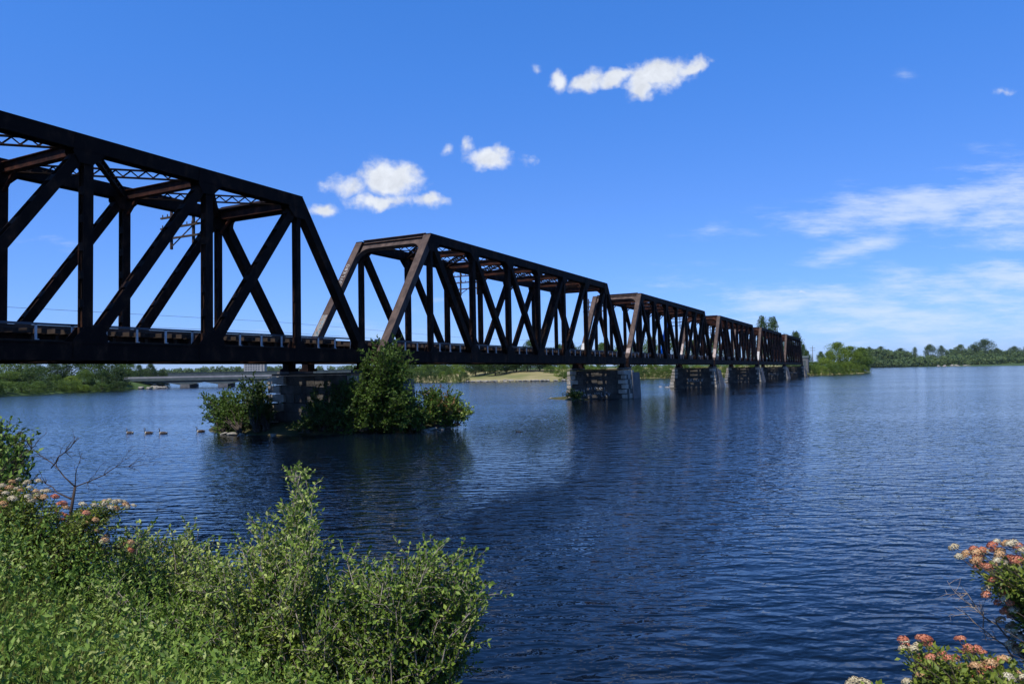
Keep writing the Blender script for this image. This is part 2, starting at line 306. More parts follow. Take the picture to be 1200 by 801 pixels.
# gusts: patches of rough and calmer water
mp = N.new('ShaderNodeMapping'); mp.inputs['Scale'].default_value = (.25, 1, 1); mp.inputs['Rotation'].default_value = (0, 0, R(6)); L.new(geo.outputs['Position'], mp.inputs[0])
gn = N.new('ShaderNodeTexNoise'); gn.inputs['Scale'].default_value = .045; gn.inputs['Detail'].default_value = 4; L.new(mp.outputs[0], gn.inputs['Vector'])
mr = N.new('ShaderNodeMapRange'); mr.inputs[1].default_value = .35; mr.inputs[2].default_value = .65; mr.inputs[3].default_value = .42; mr.inputs[4].default_value = 1.2; L.new(gn.outputs['Fac'], mr.inputs[0])
ln_ = N.new('ShaderNodeVectorMath'); ln_.operation = 'LENGTH'; L.new(geo.outputs['Position'], ln_.inputs[0])
lg = mth('LOGARITHM', ln_.outputs['Value'], 10)
ar = N.new('ShaderNodeMapRange'); ar.inputs[1].default_value = 1.1; ar.inputs[2].default_value = 2.3; ar.inputs[3].default_value = 1.0; ar.inputs[4].default_value = .62; L.new(lg, ar.inputs[0])
rr0 = N.new('ShaderNodeMapRange'); rr0.inputs[1].default_value = 1.2; rr0.inputs[2].default_value = 2.3; rr0.inputs[3].default_value = .05; rr0.inputs[4].default_value = .10; L.new(lg, rr0.inputs[0]); L.new(rr0.outputs[0], P.inputs['Roughness'])
amp = mth('MULTIPLY', mth('MULTIPLY', mr.outputs[0], ar.outputs[0]), -1/EPS)
cx = N.new('ShaderNodeCombineXYZ'); L.new(mth('MULTIPLY', mth('SUBTRACT', hx, h0), amp), cx.inputs[0]); L.new(mth('MINIMUM', mth('MULTIPLY', mth('SUBTRACT', hy, h0), amp), mth('DIVIDE', .85, ln_.outputs['Value'])), cx.inputs[1]); cx.inputs[2].default_value = 1
nn = N.new('ShaderNodeVectorMath'); nn.operation = 'NORMALIZE'; L.new(cx.outputs[0], nn.inputs[0]); L.new(nn.outputs[0], P.inputs['Normal'])
P.inputs['Base Color'].default_value = (.002, .005, .011, 1); P.inputs['Roughness'].default_value = .045; P.inputs['IOR'].default_value = 1.333; P.inputs['Specular IOR Level'].default_value = .34
b = MB(); b.poly([(-6000, -60, 0), (6000, -60, 0), (6000, 9000, 0), (-6000, 9000, 0)], [(0, 1, 2, 3)])
wo = b.build('river', M['water']); tag(wo, 'dark blue rippled river water reaching the horizon', 'river', kind='structure')

# ------------------------------------------------------------------ land
def inside_dist(P_, poly):
    """signed distance (positive inside) of points to polygon"""
    P_ = P_[:, None, :]; A = np.array(poly)[None]; B = np.roll(np.array(poly), -1, 0)[None]
    d = B-A; t = np.clip(((P_-A)*d).sum(-1)/(d*d).sum(-1), 0, 1); q = A+d*t[..., None]; dist = np.sqrt(((P_-q)**2).sum(-1)).min(1)
    x, y = P_[..., 0], P_[..., 1]; c = ((A[..., 1] > y) != (B[..., 1] > y)) & (x < (B[..., 0]-A[..., 0])*(y-A[..., 1])/(B[..., 1]-A[..., 1]+1e-12)+A[..., 0])
    return np.where(c.sum(1) % 2 == 1, dist, -dist)
def vnoise(x, y, s, seed=0):
    r = np.random.default_rng(seed); out = 0
    for k in range(5):
        a = r.uniform(0, 6.28, 3); f = (2**k)/s
        out = out+(np.sin(x*f*math.cos(a[0])+y*f*math.sin(a[0])+a[1])*np.sin(x*f*-math.sin(a[0])+y*f*math.cos(a[0])+a[2]))/1.7**k
    return out/2
LAND = []
def land(name, poly, res, hfun, mat, label, cat='land'):
    p = np.array(poly); x0, y0 = p.min(0)-res*2; x1, y1 = p.max(0)+res*2
    nx, ny = int((x1-x0)/res)+1, int((y1-y0)/res)+1
    X, Y = np.meshgrid(np.linspace(x0, x1, nx), np.linspace(y0, y1, ny)); pts = np.stack([X.ravel(), Y.ravel()], 1)
    d = inside_dist(pts, poly)+vnoise(pts[:, 0], pts[:, 1], res*2.5, 3)*res*.45
    z = hfun(d, pts[:, 0], pts[:, 1]); z = np.where(d < 0, np.maximum(d*.3, -1.2), z)
    V = np.column_stack([pts, z]); i = (np.arange(ny-1)[:, None]*nx+np.arange(nx-1)[None]).ravel()
    idx = np.column_stack([i, i+1, i+nx+1, i+nx]); keep = (z[idx] > -1.1).any(1); idx = idx[keep]
    o = link(name, quick_mesh(name, V, 4, idx.ravel()), None, mat); o.data.polygons.foreach_set('use_smooth', np.ones(len(o.data.polygons), dtype=bool)); tag(o, label, cat, kind='structure')
    LAND.append((poly, hfun, res)); return o
def land_z(x, y, default=0.0):
    z = default
    for poly, h, res in LAND:
        d = inside_dist(np.array([[x, y]]), poly)
        if d[0] > 0: z = max(z, float(h(d, np.array([x]), np.array([y]))[0]))
    return z
def g2(x, y): p = ground_at(x, y); return (p.x, p.y)

# near bank under the camera
def bank_h(d, x, y):
    t = np.clip(d/3.4, 0, 1); return 1.62*t*t*(3-2*t)*.9+.16*t+vnoise(x, y, 1.3, 5)*.07*t
bank_poly = [(-80, 34), (-30, 18), (-14, 14), (-8, 12), (-5.2, 10.6), (-3.4, 9.2), (-1.8, 7.4), (-.7, 6.3), (.4, 5.5), (2, 4.9), (4, 4.3), (8, 3.6), (14, 2), (40, -4), (60, -40), (-80, -40)]
land('river_bank', bank_poly, .35, bank_h, M['soil'], 'near river bank of dark soil sloping down to the water', 'bank')
# left wooded shore
ls = [g2(-260, 475), g2(0, 464), g2(60, 461), g2(100, 458.5), g2(150, 456), g2(168, 455.5), g2(190, 454.6), (-124, 262), (-143, 300), (-210, 345), (-420, 350), (-420, 110)]
land('wooded_shore', ls, 4, lambda d, x, y: np.clip(d*.22, 0, 2.4)+vnoise(x, y, 14, 2)*.3*np.clip(d/5, 0, 1), M['greenland'], 'green wooded shore at the left beyond the bridge', 'shore')
# park shore in the centre running to the right to the end of the bridge
cs = [(-60, 335), g2(455, 448.6), g2(500, 447.6), g2(560, 447.3), g2(620, 446.7), g2(670, 446), g2(740, 443.2), g2(800, 442.5), g2(860, 441.6), g2(920, 440.8), g2(947, 440.2), g2(975, 439.2), g2(1000, 438), g2(1015, 437), g2(1022, 435.2), (150, 420), (60, 560), (-160, 560)]
land('park_shore', cs, 4, lambda d, x, y: np.clip(d*.10, 0, 4.2)+vnoise(x, y, 18, 9)*.25*np.clip(d/5, 0, 1), M['drygrass'], 'dry grass park shore across the river behind the bridge', 'shore')
# far shore
fs = [(-900, 800), (-500, 780), (-200, 760), (0, 760), (250, 860), g2(1010, 430.6), g2(1060, 429.9), g2(1110, 429.4), g2(1160, 428.8), g2(1215, 428.3), (1500, 1250), (4000, 1700), (4000, 5000), (-4000, 5000), (-4000, 1000)]
land('far_shore', fs, 30, lambda d, x, y: np.clip(d*.02, 0, 14)+vnoise(x, y, 160, 4)*1.5*np.clip(d/60, 0, 1), M['greenland'], 'far green shore rising gently to the horizon', 'shore')

# ------------------------------------------------------------------ railway bridge
TH = R(27.467); PD = 27.13; S0 = -11.30; LS = 46.0; W = 6.289; ZB = CAMZ+.750; ZT = CAMZ+9.377; PN = 5.605
u = Vector((math.sin(TH), math.cos(TH), 0)); v = Vector((-math.cos(TH), math.sin(TH), 0)); RZ = math.atan2(u.y, u.x)
def bp(s, t, z=0): p = u*s+v*(PD+t); return Vector((p.x, p.y, z))
H = ZT-ZB; YT = W/2-.25
zc_t = H-.32; zc_b = .36
topn = [(-3+i)*PN for i in range(7)]; botn = [(-4+i)*PN for i in range(9)]; botn[0] = -4*PN+.25; botn[8] = 4*PN-.25
SIDE = Vector((0, 1, 0))
def member(a, b, wd, dp, mi=0):
    q = MB(); a = Vector(a); b = Vector(b)
    inpl = (b-a).normalized().cross(SIDE)
    q.beam(a, b, SIDE, .03, wd, 0, off=dp/2-.015); q.beam(a, b, SIDE, .03, wd, 0, off=-dp/2+.015)
    q.beam(a, b, SIDE, dp-.06, wd*.50, 0)
    # batten plates across both edges
    ln = (b-a).length; t = (b-a)/ln
    k = max(2, int(ln/1.15))
    for i in range(k+1):
        c = a+t*(ln*(.06+.88*i/k))
        q.beam(c-t*.16, c+t*.16, SIDE, dp-.062, wd+.008 if i in (0, k) else wd-.02, 0)
    return q
span0 = empty('truss_span', (0, 0, 0), RZ)
def gusset(q, x, z, y, pts):
    for sy in (-1, 1):
        q.prism([Vector((x+px*.78, y+sy*.262, z+(pz*.76 if abs(pz) > .5 else pz))) for px, pz in pts], (0, 1, 0), .024)
def make_span(root):
    st = M['steel']
    for sy in (-1, 1):
        y = sy*YT
        q = MB(); x0, x1 = topn[0]-.22, topn[6]+.22
        q.box(x0, x1, y-.27, y+.27, H-.035, H); q.box(x0, x1, y-.25, y-.22, H-.60, H-.037); q.box(x0, x1, y+.22, y+.25, H-.60, H-.037); q.box(x0, x1, y-.215, y+.215, H-.50, H-.037)
        q.box(x0, x1, y-.29, y-.252, H-.62, H-.56); q.box(x0, x1, y+.252, y+.29, H-.62, H-.56)
        for i, x in enumerate(topn):
            if i in (0, 6):
                s = 1 if i == 0 else -1
                pts = [(-.15*s, .28), (1.0*s, .28), (1.0*s, -.45), (.45*s, -1.15), (-.45*s, -1.15), (-.75*s, -.55)]
            else:
                s = 1 if i < 3 else -1
                pts = [(-.75*s, .25), (.75*s, .25), (.85*s, -.55), (.55*s, -1.05), (-.15*s, -1.05), (-.75*s, -.35)]
                if i == 3: pts = [(-.7, .25), (.7, .25), (.7, -.4), (.3, -.9), (-.3, -.9), (-.7, -.4)]
            gusset(q, x, zc_t, y, pts)
        q.build('top_chord', st, root)
        q = MB(); x0, x1 = botn[0]-.35, botn[8]+.35
        q.box(x0, x1, y-.25, y-.21, 0, .70); q.box(x0, x1, y+.21, y+.25, 0, .70); q.box(x0, x1, y-.205, y+.205, .06, .64)
        q.box(x0, x1, y-.30, y-.252, .0, .05); q.box(x0, x1, y-.30, y-.252, .64, .69); q.box(x0, x1, y+.252, y+.30, .0, .05); q.box(x0, x1, y+.252, y+.30, .64, .69)
        for i, x in enumerate(botn):
            if i == 0: pts = [(-.45, -.34), (1.1, -.34), (1.1, .34), (.95, 1.1), (.35, 1.1), (-.45, .34)]
            elif i == 8: pts = [(.45, -.34), (-1.1, -.34), (-1.1, .34), (-.95, 1.1), (-.35, 1.1), (.45, .34)]
            elif i == 4: pts = [(-.95, -.34), (.95, -.34), (.95, .4), (.6, 1.15), (-.6, 1.15), (-.95, .4)]
            elif i in (1, 7): pts = [(-.45, -.34), (.45, -.34), (.45, .4), (.28, .9), (-.28, .9), (-.45, .4)]
            else:
                s = 1 if i < 4 else -1
                pts = [(-.95*s, -.34), (.8*s, -.34), (.8*s, .38), (.25*s, 1.2), (-.75*s, 1.2), (-.95*s, .5)]
            gusset(q, x, zc_b+.01, y, pts)
        q.build('bottom_chord', st, root)
        for e in (-1, 1):
            a = Vector((botn[0] if e < 0 else botn[8], y, zc_b)); b_ = Vector((topn[0] if e < 0 else topn[6], y, zc_t+.12))
            q = MB(); q.beam(a, b_, SIDE, .50, .46, 0)
            t = (b_-a).normalized(); n = t.cross(SIDE)
            if n.x*e < 0: n = -n
            q.beam(a+n*.245, b_+n*.245, SIDE, .56, .025, 0)
            q.build('end_post', M['steel_brown'] if e < 0 else st, root)  # sun-facing post gets the lighter steel, sunlight painted into its colour
        for i, x in enumerate(topn):
            wd = .26 if i in (0, 6) else .38
            member((x, y, .66), (x, y, H-.58), wd, .36).build('vertical', st, root)
        for i, k in ((0, 2), (1, 3), (2, 4), (6, 6), (5, 5), (4, 4)):
            a = Vector((topn[i], y, zc_t)); b_ = Vector((botn[k], y, zc_b+.05)); t = (b_-a).normalized()
            member(a+t*.35, b_-t*.35, .46 if i in (0, 6) else .40, .40).build('diagonal', st, root)
    # portal frames in the plane of the inclined end posts
    for e in (-1, 1):
        a = Vector((botn[0] if e < 0 else botn[8], 0, zc_b)); b_ = Vector((topn[0] if e < 0 else topn[6], 0, zc_t+.12)); dn = (a-b_).normalized(); nrm = dn.cross(SIDE)
        if nrm.x*e < 0: nrm = -nrm
        o = b_-dn*.02
        q = MB(); yi = YT-.24; pts = [o+SIDE*(-yi)-dn*.20, o+SIDE*yi-dn*.20]
        for k in range(0, 9):
            g = k/8*math.pi/2; pts.append(o+SIDE*(yi-.9*(1-math.cos(g)))+dn*(1.55-.95*math.sin(g)))
        for k in range(8, -1, -1):
            g = k/8*math.pi/2; pts.append(o-SIDE*(yi-.9*(1-math.cos(g)))+dn*(1.55-.95*math.sin(g)))
        q.prism(pts, nrm, .05)
        edge = pts[2:]
        for k in range(len(edge)-1): q.beam(edge[k], edge[k+1], nrm, .34, .03)
        q.beam(pts[0], pts[1], nrm, .40, .03)
        q.build('portal_brace', M['steel_brown'] if e < 0 else st, root)  # sun-facing portal painted lighter to match its sunlit posts
    # sway struts and laced laterals between the top chords
    for i, x in enumerate(topn):
        q = MB(); z = H-.62
        q.box(x-.04, x+.04, -YT+.26, YT-.26, z+.02, z+.42)
        q.box(x-.16, x+.16, -YT+.26, YT-.26, z-.01, z+.018); q.box(x-.17, x+.17, -YT+.26, YT-.26, z+.422, z+.45)
        for s in (-1, 1): q.beam((x, s*(YT-.2), z-.75), (x, s*(YT-.95), z-.0), (1, 0, 0), .14, .10)
        q.build('sway_strut', M['steel_red'], root)
    for i in range(6):
        for s in (-1, 1):
            a = Vector((topn[i]+.3, -s*(YT-.25), H-.30)); b_ = Vector((topn[i+1]-.3, s*(YT-.25), H-.30)); q = MB(); t = (b_-a); ln = t.length; t.normalize()
            dz = .0 if s > 0 else -.004
            for zz in (.15, -.19): q.beam(a+Vector((0, 0, zz+dz)), b_+Vector((0, 0, zz+dz)), t.cross(Vector((0, 0, 1))), .20, .045)
            k = int(ln/.30)
            for j in range(k):
                p0 = a+t*(ln*j/k)+Vector((0, 0, .11 if j % 2 else -.15)); p1 = a+t*(ln*(j+1)/k)+Vector((0, 0, -.15 if j % 2 else .11))
                q.beam(p0, p1, t.cross(Vector((0, 0, 1))), .05, .055)
            q.build('laced_lateral', st, root)
    for x in botn:
        q = MB(); q.box(x-.02, x+.02, -YT+.26, YT-.26, .02, .62); q.box(x-.15, x+.15, -YT+.26, YT-.26, .622, .65); q.box(x-.15, x+.15, -YT+.26, YT-.26, -.01, .018); q.build('floor_beam', st, root)
    for s in (-1, 1):
        q = MB(); x0, x1 = botn[0], botn[8]; y = s*.85
        q.box(x0, x1, y-.02, y+.02, .53, 1.05); q.box(x0, x1, y-.14, y+.14, 1.052, 1.08); q.box(x0, x1, y-.14, y+.14, .52, .55)
        r2 = random.Random(4)
        x = x0+.4
        while x < x1:
            q.box(x-.07, x+.07, y-.13, y-.022, .56, 1.04, 1); q.box(x-.05, x+.05, y+.022, y+.13, .56, 1.04, 1); x += r2.choice((.75, .9, 1.5, 2.1))
        q.build('stringer', [st, M['wood']], root)
    q = MB(); x = botn[0]+.1
    while x < botn[8]: q.box(x-.11, x+.11, -1.35, 1.35, 1.085, 1.27); x += .52
    q.build('sleepers', M['wood'], root)
    for s in (-1, 1):
        q = MB(); q.box(botn[0], botn[8], s*.72-.035, s*.72+.035, 1.38, 1.43); q.box(botn[0], botn[8], s*.72-.012, s*.72+.012, 1.29, 1.379); q.box(botn[0], botn[8], s*.72-.07, s*.72+.07, 1.273, 1.289)
        q.build('rail', M['steel_brown'], root)
    for s in (-1, 1):
        q = MB(); q.box(botn[0], botn[8], min(s*(YT-.27), s*1.2), max(s*(YT-.27), s*1.2), .705, .76); q.build('walkway_and_shade_plank', M['wood'], root)  # near walkway; the far-side plank is added to shade the piers below
    q = MB(); yr = -YT+.52
    q.box(botn[0]+.1, botn[8]-.1, yr-.04, yr+.04, 1.32, 1.40)
    rl = q.build('handrail', M['rail'], root)
    q = MB(); q.box(-.035, .035, -.03, .03, .76, 1.318); q.box(-.035, .11, -.031, .031, .765, .80); pm = q.mesh('handrail_post')
    pm.materials.append(M['galv']); x = botn[0]+.5
    while x < botn[8]-.2:
        o = link('handrail_post', pm, rl); o.location = (x, yr, 0); x += 1.355
    for sy in (-1, 1):
        for e in (0, 8):
            q = MB(); x = botn[e]; y = sy*YT; q.box(x-.30, x+.30, y-.26, y+.26, -.28, -.002); q.box(x-.42, x+.42, y-.36, y+.36, -.46, -.282); q.build('bearing', M['steel'], root)
    # guy-wire frames (telegraph arms) are added per span
make_span(span0)
def add_arms(root, ls):
    q = MB()
    y0 = YT+.2
    for dy in (.55, 2.35): q.box(ls-.06, ls+.06, y0+dy-.06, y0+dy+.06, H-2.15, H+.15)
    for z in (H-.35, H-.95, H-1.55): q.box(ls-.055, ls-.061+.0, y0-.1, y0+3.1, z-.05, z+.05); q.box(ls-.16, ls-.062, y0-.1, y0+3.1, z-.05, z+.05)
    for z in (H-.35, H-.95):
        for k in range(8):
            yk = y0+.15+k*.4; q.tube([(ls-.11, yk, z+.05), (ls-.11, yk, z+.20)], .03, 5)
    q.beam((ls, y0-.1, H-.55), (ls, y0+2.35, H-2.0), (1, 0, 0), .05, .05)
    q.build('telegraph_arms', M['twig_dark'], root)
span_labels = ['dark steel truss span nearest the camera, cut off by the left edge of the photo',
 'brown steel truss span second in line, rising right of the bushy island pier',
 'steel truss span third in line, with one post sprayed bright blue',
 'rusty steel truss span fourth in line, standing between the second and third open-water piers',
 'reddish steel truss span fifth in line, below the pair of tall trees',
 'smallest looking and farthest steel truss span, last before the wooded point']
spans = []
for i in range(6):
    o = span0 if i == 0 else copy_tree(span0)
    p = bp(S0+(i+.5)*LS, W/2, ZB); o.location = p
    tag(o, span_labels[i], 'truss span', 'steel truss spans of the railway bridge'); spans.append(o)
for i, o in enumerate(spans):
    for ch in o.children:
        k = ch.name.split('.')[0]
        if i >= 3 and k in ('vertical', 'diagonal', 'end_post', 'portal_brace'):
            ch.data = ch.data.copy() if ch.data.users > 1 and not ch.data.name.endswith('_red') else ch.data
            ch.data.materials[0] = M['steel_red'] if k != 'end_post' else M['steel_brown']
for s in (27.5, 58.5, 91, 131, 164):
    i = int((s-S0)//LS); add_arms(spans[i], s-(S0+(i+.5)*LS))
# paint on posts
def post_pt(e, sy, f, out=.262):
    a = Vector((botn[0] if e < 0 else botn[8], sy*YT, zc_b)); b_ = Vector((topn[0] if e < 0 else topn[6], sy*YT, zc_t+.12)); return a+(b_-a)*f
def post_paint(root, e, sy, f0, f1, mat, label):
    a, b_ = post_pt(e, sy, f0), post_pt(e, sy, f1); t = (b_-a).normalized(); n = t.cross(SIDE)
    if n.x*e < 0: n = -n
    q = MB(); q.beam(a+n*.262, b_+n*.262, SIDE, .46, .006); o = q.build('paint_patch', mat, root); o['label'] = label
post_paint(spans[2], -1, -1, .09, .16, M['spray_pink'], 'pale paint patch at the foot of the post')
post_paint(spans[2], -1, 1, .06, .26, M['spray_white'], 'white painted foot of the far post')
post_paint(spans[3], -1, 1, .06, .40, M['spray_pink'], 'pinkish white painted lower post')
post_paint(spans[3], -1, -1, .08, .26, M['spray_pink'], 'pinkish painted foot of the post')
post_paint(spans[4], -1, -1, .06, .30, M['spray_white'], 'white painted foot of the post')
post_paint(spans[1], -1, 1, .14, .34, M['spray_tag'], 'colourful spray tag on the far end post')
for ch in spans[2].children:           # the blue diagonal of the far truss
    if ch.name.startswith('diagonal'):
        xs = [vv.co.x for vv in ch.data.vertices]; ys = [vv.co.y for vv in ch.data.vertices]
        if min(ys) > 0 and abs((min(xs)+max(xs))/2-(topn[6]+botn[6])/2) < .6:
            ch.data = ch.data.copy(); ch.data.materials[0] = M['spray_blue']; ch['label'] = 'bright blue spray painted diagonal'
def scribble(q, org, ex, ez, nrm, n, size, rr, seed, wth=.03):
    """loose illegible spray letters: strokes of thin paint on a face"""
    r = random.Random(seed)
    for k in range(n):
        c = org+ex*(k*size*rr)
        kind = r.choice('olnsvk'); pts = []
        if kind == 'o': pts = [(math.cos(g)*.32+.35, math.sin(g)*.42+.5) for g in np.linspace(0, 6.28, 10)]
        elif kind == 'l': pts = [(.1, 1), (.1, .05), (.6, .08)]
        elif kind == 'n': pts = [(.05, 0), (.1, .9), (.55, .1), (.6, 1)]
        elif kind == 's': pts = [(.65, .85), (.3, 1), (.1, .75), (.35, .5), (.6, .3), (.35, .02), (.05, .15)]
        elif kind == 'v': pts = [(.0, .95), (.3, .05), (.65, 1)]
        else: pts = [(.1, 0), (.1, 1), (.12, .5), (.6, .95), (.15, .5), (.65, 0)]
        P3 = [c+ex*(px*size)+ez*(py*size+r.uniform(-.05, .05)*size)+nrm*.004 for px, py in pts]
        for a, b_ in zip(P3, P3[1:]): q.beam(a, b_, nrm, .004, wth)
# vertical lettering on the far left end post of the second span
a, b_ = post_pt(-1, 1, .55), post_pt(-1, 1, .90); t = (b_-a).normalized(); n = t.cross(SIDE); n = n if n.x < 0 else -n
q = MB(); scribble(q, a+n*.262-SIDE*.15, t, SIDE, n, 8, .30, 1.0, 11, .035); q.build('graffiti', M['spray_white'], spans[1])

# ------------------------------------------------------------------ masonry piers
def make_pier(seed, ztop=3.30, len_s=3.0, batter=.10, core='stone_dark', near_ext=.9):
    """local x along the bridge, y across, origin on the water under the bridge centre line"""
    r = random.Random(seed); q = MB(); nc = 8; z = -1.0; hc = (ztop+1.0)/nc
    for c in range(nc):
        z0, z1 = -1.0+c*hc, -1.0+(c+1)*hc-.03
        ex = batter*(ztop-z0); hw = len_s/2+ex; y0, y1 = -W/2-.25-ex, W/2+.30+ex
        # courses of blocks: two long faces and both ends
        for sx_ in (-1, 1):
            y = y0; first = True
            while y < y1-.05:
                last = False
                wl = r.uniform(.55, 1.1) if not first else (.75 if c % 2 else .42)
                if y+wl > y1-.5: wl = y1-y; last = True
                corner = first or last
                j = r.uniform(-.04, .06)+((.16 if c % 2 else .05) if corner else 0)
                q.box(min(sx_*(hw+j), sx_*(hw-.5)), max(sx_*(hw+j), sx_*(hw-.5)), y+.012-(.06 if first else 0), y+wl-.012+(.06 if last else 0), z0+(.05 if corner else 0), z1-(.03 if corner else 0), 1 if corner else 0)
                first = False; y += wl
        for sy_ in (-1, 1):
            x = -hw+.51
            while x < hw-.52:
                wl = min(r.uniform(.5, .9), hw-.51-x)
                j = r.uniform(-.03, .05); ye = y0 if sy_ < 0 else y1
                lo, hi = (ye-j, ye+.5) if sy_ < 0 else (ye-.5, ye+j)
                q.box(x+.01, x+wl-.01, lo, hi, z0, z1, 1 if r.random() < .5 else 0); x += wl
        q.box(-hw+.45, hw-.45, y0+.45, y1-.45, z0, z1+.018, 0)
    return q, ztop, len_s, batter
pier_labels = ['masonry pier nearest the camera, half hidden behind the island bushes', 'stone pier with dark graffiti and a small shrub at its left foot', 'flared stone pier with a white scrawl on its face, third from the camera',
  'flared stone pier fourth from the camera, partly overlapped by its neighbour', 'small stone pier fifth from the camera', 'last and smallest stone pier beside the wooded point']
for k in range(1, 7):
    root = empty('bridge_pier', bp(S0+k*LS-.3, W/2, 0), RZ); tag(root, pier_labels[k-1], 'bridge pier', 'stone piers of the railway bridge')
    bat = .04 if k < 3 else .17
    q, zt, ls_, _ = make_pier(20+k, batter=bat); q.build('masonry', [M['stone_dark'], M['stone']], root)  # faces in shade-darkened stone, corners and some end blocks in the lighter
    # capping course and bearing blocks
    c = MB(); c.box(-ls_/2-.08, ls_/2+.08, -W/2-.15, W/2+.15, zt+.0, zt+.12); c.build('capping', M['stone_dark'], root)
    for sy in (-1, 1):
        c = MB(); c.box(-1.05, 1.05, sy*YT-.5, sy*YT+.5, zt+.122, ZB-.465); c.build('bearing_block', M['concrete'], root)
    # smooth concrete extension on the rear part of the near end
    c = MB(); e = bat*(zt+1); y = -W/2-.25; x0, x1 = .9, 3.6
    B0 = [(x0, y-.14-e, -1), (x1+e, y-.14-e, -1), (x1+e, W/2+e, -1), (x0, W/2+e, -1)]; B1 = [(x0, y-.14, zt-.3), (x1, y-.14, zt-.3), (x1, W/2, zt-.3), (x0, W/2, zt-.3)]
    c.hbox(B0+B1); c.build('concrete_extension', M['concrete'], root)
    c = MB(); fx = -ls_/2-bat*(zt-1.2)-.045
    if k in (2, 3, 5, 6):
        c2 = MB(); rr = random.Random(k)
        if k == 2:
            scribble(c2, Vector((fx, 2.1, .75)), Vector((0, -1, 0)), Vector((0, 0, 1)), Vector((-1, 0, 0)), 6, .62, 1.0, 31, .05)
            scribble(c2, Vector((fx-.02, 1.9, .35)), Vector((0, -1, 0)), Vector((0, 0, 1)), Vector((-1, 0, 0)), 9, .42, 1.0, 37, .035)
        elif k == 3: scribble(c2, Vector((fx-.05, .9, 1.1)), Vector((0, -1, 0)), Vector((0, 0, 1)), Vector((-1, 0, 0)), 6, .48, .95, 41, .07)
        else: scribble(c2, Vector((fx-.03, 1.2, 1.0)), Vector((0, -1, 0)), Vector((0, 0, 1)), Vector((-1, 0, 0)), 5, .6, .95, 50+k, .07)
        c2.build('graffiti', M['spray_white'] if k != 2 else M['galv'], root)
# wires strung along the far side of the bridge
for j, (t, z, lab) in enumerate(((W+1.0, ZB+2.05, 'lower thin wire strung above the deck behind the bridge'), (W+1.6, ZB+2.75, 'upper thin wire strung above the deck behind the bridge'))):
    q = MB(); pts = []
    for i in range(-1, 25): 
        s = S0+i*LS/4; pts.append(bp(s, t, z-(.25*(1-abs((i % 4)-2)/2))))
    q.tube(pts, .008, 4); o = q.build('overhead_wire', M['twig_dark']); tag(o, lab, 'wire', 'wires along the bridge')

# ------------------------------------------------------------------ trees
def crown_points(n_cl, per, shape, seed, rcl=(.10, .2)):
    """leaf positions in clumps through a crown; shape(h)->radius for h 0..1; unit height"""
    g = np.random.default_rng(seed); P_ = []; Nn = []
    for _ in range(n_cl):
        h = g.uniform(0, 1)**.85; rad = shape(h); a = g.uniform(0, 6.283); rr = rad*math.sqrt(g.uniform(.12, 1))*g.uniform(.8, 1.12)
        c = np.array([rr*math.cos(a), rr*math.sin(a), h]); rc = g.uniform(*rcl)
        d = g.normal(size=(per, 3)); d /= np.linalg.norm(d, axis=1, keepdims=True); k = g.uniform(.35, 1, per)**.5
        P_.append(c+d*(k*rc)[:, None]*np.array([1, 1, .72])); Nn.append(d)
    return np.concatenate(P_), np.concatenate(Nn)
def tree_proto(kind, seed, leaf, n_cl=70, per=55, z0=.16, width=.42):
    g = np.random.default_rng(seed)
    if kind == 'round': shape = lambda h: width*math.sqrt(max(.05, 1-(2*h-.95)**2))
    elif kind == 'tall': shape = lambda h: width*(.75 if h < .75 else 1-(h-.75)*2.6)*(.8+.2*math.sin(h*9+seed))
    else: shape = lambda h: width*math.sqrt(max(.08, 1-h*h*.95))
    ph1, ph2 = g.uniform(0, 6.28, 2)
    P_, Nn = crown_points(n_cl, per, shape, seed)
    ang = np.arctan2(P_[:, 1], P_[:, 0]); lob = 1+.16*np.sin(2*ang+ph1)+.10*np.sin(3*ang+ph2+P_[:, 2]*4); P_[:, 0] *= lob; P_[:, 1] *= lob
    P_[:, 2] = z0+P_[:, 2]*(1-z0-.03)
    return P_, Nn
TREES = {}
def tree_meshes(key, kind, seeds, leaf, **kw):
    out = []
    for sd_ in seeds:
        P_, Nn = tree_proto(kind, sd_, leaf, **kw); n = len(P_)
        dirs = np.cross(Nn, rand_dirs(n))+Nn*.3; nor = Nn+rand_dirs(n)*.38
        o = leaves('crown', P_, dirs, leaf*rng.uniform(.7, 1.3, n), leaf*.75*rng.uniform(.7, 1.3, n), None, fold=.15, normals=nor)
        me = o.data; bpy.data.objects.remove(o)
        q = MB(); r = random.Random(sd_); z0 = kw.get('z0', .16)
        q.tube([(0, 0, -.03), (.004, .0, z0*.6), (.01, .01, z0+.25), (.0, .02, .75)], [.026, .02, .014, .004], 7)
        for k in range(7):
            a = r.uniform(0, 6.28); z = z0*.7+r.uniform(.02, .35); l = r.uniform(.16, .34)
            q.tube([(0.005, 0, z), (math.cos(a)*l*.5, math.sin(a)*l*.5, z+l*.45), (math.cos(a)*l, math.sin(a)*l, z+l*.8)], [.009, .006, .002], 5)
        out.append((me, q.mesh('trunk')))
    TREES[key] = out
tree_meshes('broad', 'round', (1, 2, 3, 4), .036, n_cl=95, per=60, z0=.10, width=.46)
tree_meshes('park', 'round', (11, 12, 13), .036, n_cl=90, per=60, z0=.11, width=.44)
tree_meshes('bush', 'dome', (21, 22, 23), .05, n_cl=70, per=55, z0=0.0, width=.75)
tree_meshes('poplar', 'tall', (31, 32), .034, n_cl=80, per=55, z0=.12, width=.26)
for k in TREES:
    for a, b_ in TREES[k]: b_.materials.append(M['bark'])
CRM = {}
